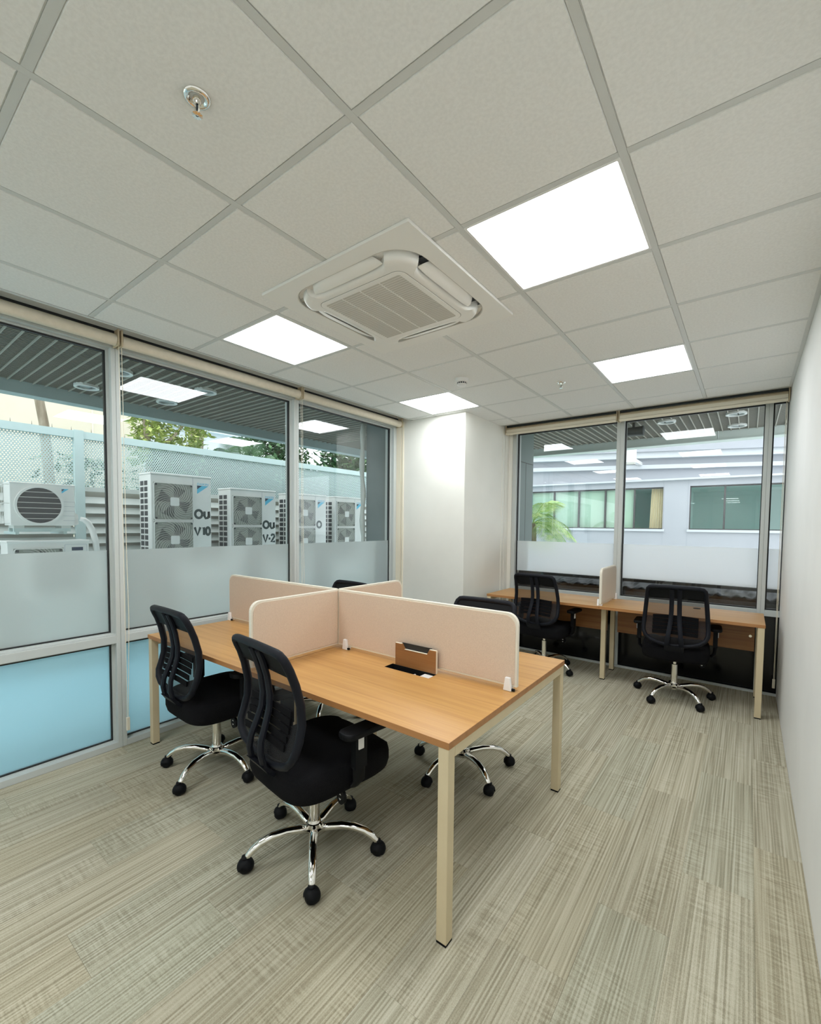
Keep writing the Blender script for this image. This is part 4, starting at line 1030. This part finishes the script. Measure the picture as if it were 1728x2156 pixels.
obj('stand', MB().box(X1 - .28, X1 - .22, ya + .05, yb_ - .05, -.05, za).box(X1 - .08, X1 - .02, ya + .05, yb_ - .05, -.05, za), M['louver'], c)
tag(obj('wrapped_pipe', MB().tube([(-6.44, 1.836, 1.535), (-6.435, 1.875, 1.525), (-6.44, 1.915, 1.49), (-6.43, 1.955, 1.40), (-6.42, 1.985, 1.25), (-6.42, 2.0, 1.0), (-6.42, 2.0, -.04)], [.026, .03, .033, .034, .034, .034, .034], 10), M['odu'], None, smooth=True), 'white wrapped pipe curving down beside the small stacked outdoor units', 'pipe')

# beige building and trees beyond the fence
bb = tag(obj('beige_building', MB().box(-20, -14, -14, 5.55, -.05, 9.0), M['beige']), 'plain beige building rising beyond the fence on the left', 'building')
for yy in (-.6, 1.9, 4.3): obj('wall_groove', MB().box(-14.0, -13.985, yy, yy + .03, 0, 9), M['blind'], bb)
bb2 = tag(obj('pale_house', MB().box(-24, -18, 7.0, 11.0, -.05, 5.2).box(-24.3, -17.7, 6.8, 11.2, 5.2, 5.4), M['facade_light']), 'pale house partly hidden behind the palms beyond the fence', 'building')
def leaves(n, box, size, seed, droop=.3):
    rnd = random.Random(seed); m = MB()
    x0, x1, y0, y1, z0, z1 = box
    cl = [(rnd.uniform(x0, x1), rnd.uniform(y0, y1), rnd.uniform(z0, z1), rnd.uniform(.12, .3)) for _ in range(max(6, n // 60))]
    for _ in range(n):
        cx_, cyy, cz, rr = rnd.choice(cl)
        p = Vector((min(x1, max(x0, cx_ + rnd.gauss(0, rr))), min(y1, max(y0, cyy + rnd.gauss(0, rr))), min(z1, max(z0, cz + rnd.gauss(0, rr * .8)))))
        d = Vector((rnd.uniform(-1, 1), rnd.uniform(-1, 1), rnd.uniform(-.7, .4))).normalized()
        s_ = d.cross(Vector((rnd.uniform(-.4, .4), rnd.uniform(-.4, .4), 1))).normalized(); ln = size * rnd.uniform(.6, 1.3)
        nrm = d.cross(s_) * ln * .08
        m.add([p, p + d * ln * .5 + s_ * ln * .24 + nrm, p + d * ln, p + d * ln * .5 - s_ * ln * .24 + nrm], [(0, 1, 2), (0, 2, 3)])
    return m
def tree(name, label, trunk, tr, lf, mt, cat='tree', branches=()):
    t = thing(name, label, cat, (trunk[0][0], trunk[0][1], -.05), 0, 'trees beyond the fence'); o_ = (-trunk[0][0], -trunk[0][1], .05)
    o = obj('trunk', MB().tube(trunk, tr, 10), M['bark'], t, smooth=True); o.location = o_
    for b in branches:
        o = obj('branch', MB().tube(b, [.035 - .02 * i / max(1, len(b) - 1) for i in range(len(b))], 6), M['bark'], t, smooth=True); o.location = o_
    if lf:
        o = obj('foliage', leaves(*lf), M[mt], t); o['kind'] = 'stuff'; o.location = o_
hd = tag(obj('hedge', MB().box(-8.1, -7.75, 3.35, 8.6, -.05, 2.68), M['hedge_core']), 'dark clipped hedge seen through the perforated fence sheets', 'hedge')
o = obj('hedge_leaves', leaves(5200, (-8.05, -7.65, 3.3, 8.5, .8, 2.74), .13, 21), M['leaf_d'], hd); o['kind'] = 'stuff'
sh = tag(obj('shrub', MB().tube([(-8.0, 1.0, -.05), (-8.0, 1.0, 1.2), (-8.0, 1.1, 1.9)], [.05, .04, .03], 8), M['bark'], smooth=True), 'loose shrub glimpsed through the left fence sheet holes', 'shrub')
o = obj('foliage', leaves(1300, (-8.3, -7.6, .3, 2.9, .8, 2.4), .16, 22), M['leaf_d'], sh); o['kind'] = 'stuff'
tree('slender_tree', 'bare leaning grey trunk standing in front of the beige building', [(-9, 2.22, -.05), (-9, 2.18, 2.0), (-9, 2.12, 3.05), (-9, 2.07, 3.4), (-9, 2.09, 4.2), (-9, 2.13, 5.0)], [.085, .075, .065, .062, .06, .05], (500, (-9.6, -8.4, 1.4, 2.9, 4.7, 5.8), .16, 3), 'leaf_y')
tree('leafy_tree', 'yellow-green leafy tree with a thin dark trunk beside the beige building', [(-9.1, 3.72, -.05), (-9.1, 3.70, 2.8), (-9.1, 3.66, 3.3), (-9.15, 3.62, 4.2)], [.07, .06, .05, .04], (1700, (-9.6, -8.8, 3.6, 4.7, 2.7, 3.9), .16, 4), 'leaf_y', branches=[[(-9.1, 3.7, 2.8), (-9.0, 4.1, 3.15), (-9.0, 4.35, 3.5), (-9.0, 4.6, 3.9)]])
tree('thick_tree', 'thick brown trunk rising behind the fence among the green leaves', [(-11.3, 5.66, -.05), (-11.3, 5.68, 2.7), (-11.3, 5.72, 3.6), (-11.3, 5.80, 5.4)], [.19, .18, .17, .16], (700, (-12.0, -10.9, 5.4, 7.0, 4.9, 6.0), .2, 5), 'leaf_d', branches=[[(-11.3, 5.72, 3.5), (-11.2, 5.4, 3.9), (-11.2, 5.0, 4.05), (-11.2, 4.7, 4.4)]])
tree('dense_tree', 'dense dark green tree behind the fence in the middle left window', [(-10.4, 7.4, -.05), (-10.4, 7.4, 2.6), (-10.4, 7.5, 3.6)], [.12, .1, .08], (4200, (-10.8, -10.0, 6.7, 8.3, 2.5, 4.3), .17, 6), 'leaf_d')
tree('broadleaf_tree', 'dark broad-leaved tree behind the fence beside the dark cladding', [(-9.6, 9.6, -.05), (-9.6, 9.6, 2.6), (-9.6, 9.5, 3.6)], [.12, .1, .08], (2600, (-9.9, -9.1, 8.55, 10.4, 2.5, 4.2), .24, 8), 'leaf_d')
def frond(base, direc, ln, droop, nl, lw, mname, parent, off):
    d = Vector(direc).normalized(); pts = []
    side = d.cross(Vector((0, 0, 1))).normalized()
    for i in range(13):
        u = i / 12; pts.append(Vector(base) + Vector((d.x, d.y, 0)) * ln * u * (1 - .18 * u) + Vector((0, 0, d.z * ln * u - droop * ln * u * u)))
    m = MB().tube(pts, [.011 * (1 - .8 * i / 12) for i in range(13)], 5)
    for k in range(nl):
        u = .12 + .86 * k / (nl - 1); i = min(11, int(u * 12)); f_ = u * 12 - i; p = pts[i].lerp(pts[i + 1], f_); tg = (pts[i + 1] - pts[i]).normalized()
        l_ = lw * math.sin(math.pi * min(1, .18 + u * .82)) ** .7 + .05
        for sd in (-1, 1):
            dr = (side * sd * .8 + tg * .55 + Vector((0, 0, -.25))).normalized(); wv = tg * .0055
            q = p + dr * l_ * .55; e = p + dr * l_ + Vector((0, 0, -.18 * l_))
            m.add([p - wv, q - wv * 1.3, e, q + wv * 1.3, p + wv], [(0, 1, 3, 4), (1, 2, 3)])
    o = obj('frond', m, M[mname], parent); o.location = off
    return o
def palm(label, base, fr, mname, trunk_r=.09):
    t = thing('palm', label, 'palm', (base[0], base[1], -.05)); off = (-base[0], -base[1], .05)
    o = obj('trunk', MB().tube([(base[0], base[1], -.05), (base[0], base[1], base[2] * .5), base], [trunk_r * 1.2, trunk_r, trunk_r * .8], 10), M['bark'], t, smooth=True); o.location = off
    for (dx, dy, dz, ln, dp) in fr: frond(base, (dx, dy, dz), ln, dp, 32, .42, mname, t, off)
palm('green palm with arching fronds outside the rear window', (-3.45, 8.5, 1.55), [(1, -.15, .62, 1.15, .75), (.9, .5, .25, 1.05, .55), (1, -.5, -.1, .95, .35), (.5, -.8, .8, 1.0, .5), (1, .1, .15, .9, .7), (.3, .6, 1.0, 1.1, .4), (-1, .2, .6, 1.1, .6), (-.6, -.8, .4, 1.1, .6), (.2, .9, .3, 1, .6), (.55, -.3, 1.15, 1.15, .55)], 'leaf_p')
palm('spiky dark palm behind the fence next to the thick trunk', (-8.9, 5.5, 2.72), [(.3, 1, .7, .9, .2), (.2, -1, .8, .9, .25), (.5, .4, 1.0, .9, .2), (.5, -.5, 1.1, .9, .2), (.6, .9, .3, .9, .3), (.6, -.9, .4, .9, .3), (-.4, .3, 1, .9, .3)], 'leaf_d', .07)

# opposite building
YO = 12.0
ob = thing('opposite_building', 'long lilac-grey building with strip windows across the courtyard', 'building', (-1.5, YO, -.05))
oo = (1.5, -YO, .05)
def op(name, mb, m, **k):
    o = obj(name, mb, M[m], ob, **k); o.location = oo; return o
W1, W2, Z0, Z1 = (-6.3, -1.635), (-1.112, 1.8), 1.452, 2.455
op('wall', MB().box(-7, 4, YO, YO + .3, -.05, Z0).box(-7, 4, YO, YO + .3, Z1, 2.62).box(-7, W1[0], YO, YO + .3, Z0, Z1).box(W1[1], W2[0], YO, YO + .3, Z0, Z1).box(W2[1], 4, YO, YO + .3, Z0, Z1), 'facade')
for xx in (-1.645, -1.143, -5.2): op('wall_joint', MB().box(xx - .006, xx + .006, YO - .003, YO, -.05, 2.60), 'joint')
for wx in (W1, W2): op('window_sill', MB().box(wx[0] - .03, wx[1] + .03, YO - .05, YO + .02, Z0 - .055, Z0), 'facade_light')
for (xa, xb) in ((-6.3, -5.6), (-5.6, -4.96), (-4.96, -4.298), (-4.298, -3.633), (-3.633, -2.968), (-2.968, -2.285), (-2.285, -1.635), (-1.112, -.449), (-.449, .33), (.33, 1.1), (1.1, 1.8)):
    wdw = op('window', MB().frame([(xa, Z0), (xb, Z0), (xb, Z1), (xa, Z1)], [(xa + .018, Z0 + .02), (xb - .018, Z0 + .02), (xb - .018, Z1 - .03), (xa + .018, Z1 - .03)], 1, YO + .06, YO + .12), 'frame_dark')
    obj('pane', MB().box(xa + .017, xb - .017, YO + .085, YO + .095, Z0 + .019, Z1 - .029), M['glass'], wdw)
    if -5.2 < xa < -2.5: obj('window_blind', MB().box(xa + .02, xb - .02, YO + .14, YO + .15, Z0, Z1), M['mint'], wdw)
op('inner_room', MB().box(-6.6, 2.0, YO + 3.0, YO + 3.1, 0.2, 2.58).box(-6.6, 2.0, YO + .3, YO + 3, .5, .6).box(-6.6, 2.0, YO + .3, YO + 3, 2.50, 2.58).box(-1.4, -1.3, YO + .3, YO + 3, .5, 2.58), 'roomteal')
cu = MB(); vs = []; fs = []
for i in range(25):
    x = -1.985 + .33 * i / 24; yv = YO + .20 + .018 * math.sin(i * 1.5); tp = .06 * (i / 24 - 1)
    vs += [(x + .03 * (1 - i / 24), yv, Z0 - .02), (x + .06 * (1 - i / 24), yv, Z1)]
    if i: fs.append((2 * i - 2, 2 * i, 2 * i + 1, 2 * i - 1))
cu.add(vs, fs); o = op('curtain', cu, 'curtain'); sm = o.modifiers.new('solid', 'SOLIDIFY'); sm.thickness = .006
# stepped upper courses, running back to the right
def course(z0, z1, d0, d1, m):
    a = R(19); ca, sa = math.cos(a), math.sin(a)
    def pt(u, d): return (-4.84 + u * ca + d * sa, 11.95 + u * sa - d * ca)
    p = [pt(-2.2, d0), pt(8.5, d0), pt(8.5, d1), pt(-2.2, d1)]
    return op('upper_course', MB().prism(p, 2, z0, z1), m)
op('lintel_ledge', MB().box(-7, 4, YO - .10, YO + 4, 2.60, 2.64), 'facade_light')
course(2.64, 3.02, -1.2, .02, 'facade'); course(2.99, 3.09, -1.2, .16, 'facade_light'); course(3.09, 3.25, -1.2, .06, 'facade'); course(3.25, 3.40, -1.2, .26, 'facade_light'); course(3.40, 3.7, -1.2, .34, 'facade'); course(3.7, 3.8, -5, .4, 'facade_light')
t = thing('wall_box', 'white square lamp box on the opposite building', 'lamp', (-2.30, 11.42, 3.0))
obj('case', MB().box(-.135, .135, -.07, .10, 0, .35), M['whiteplastic'], t, bevel=.02)
obj('lip', MB().box(-.10, .12, -.06, .08, -.03, .0), M['ac_grey'], t)
obj('wall_arm', MB().box(-.05, .05, .10, 1.36, .08, .16), M['whiteplastic'], t)

# low black wall and wrinkled sheet under the rear windows
struct(obj('wall_planter', MB().box(-2.28, 3, 5.24, 5.28, -.05, .80).box(-2.28, 3, 5.80, 5.90, -.05, .905).box(-2.28, 3, 5.205, 5.235, .915, .945), M['gasket']), 'black low wall outside the rear windows')
m = MB(); vs = []; fs = []; nx, ny = 150, 10; rnd = random.Random(2)
for j in range(ny + 1):
    for i in range(nx + 1):
        x = -2.25 + 3.2 * i / nx; yy = 5.285 + .50 * j / ny
        vs.append((x, yy, .835 + .07 * j / ny + .010 * math.sin(x * 37 + yy * 9) + .007 * math.sin(x * 83 - yy * 21) + rnd.uniform(-.006, .006)))
for j in range(ny):
    for i in range(nx): a = j * (nx + 1) + i; fs.append((a, a + 1, a + nx + 2, a + nx + 1))
m.add(vs, fs); o = tag(obj('plastic_sheet', m, M['tarp'], None, smooth=True), 'dark wrinkled plastic sheet outside below the rear windows', 'sheet')
sm = o.modifiers.new('solid', 'SOLIDIFY'); sm.thickness = .004
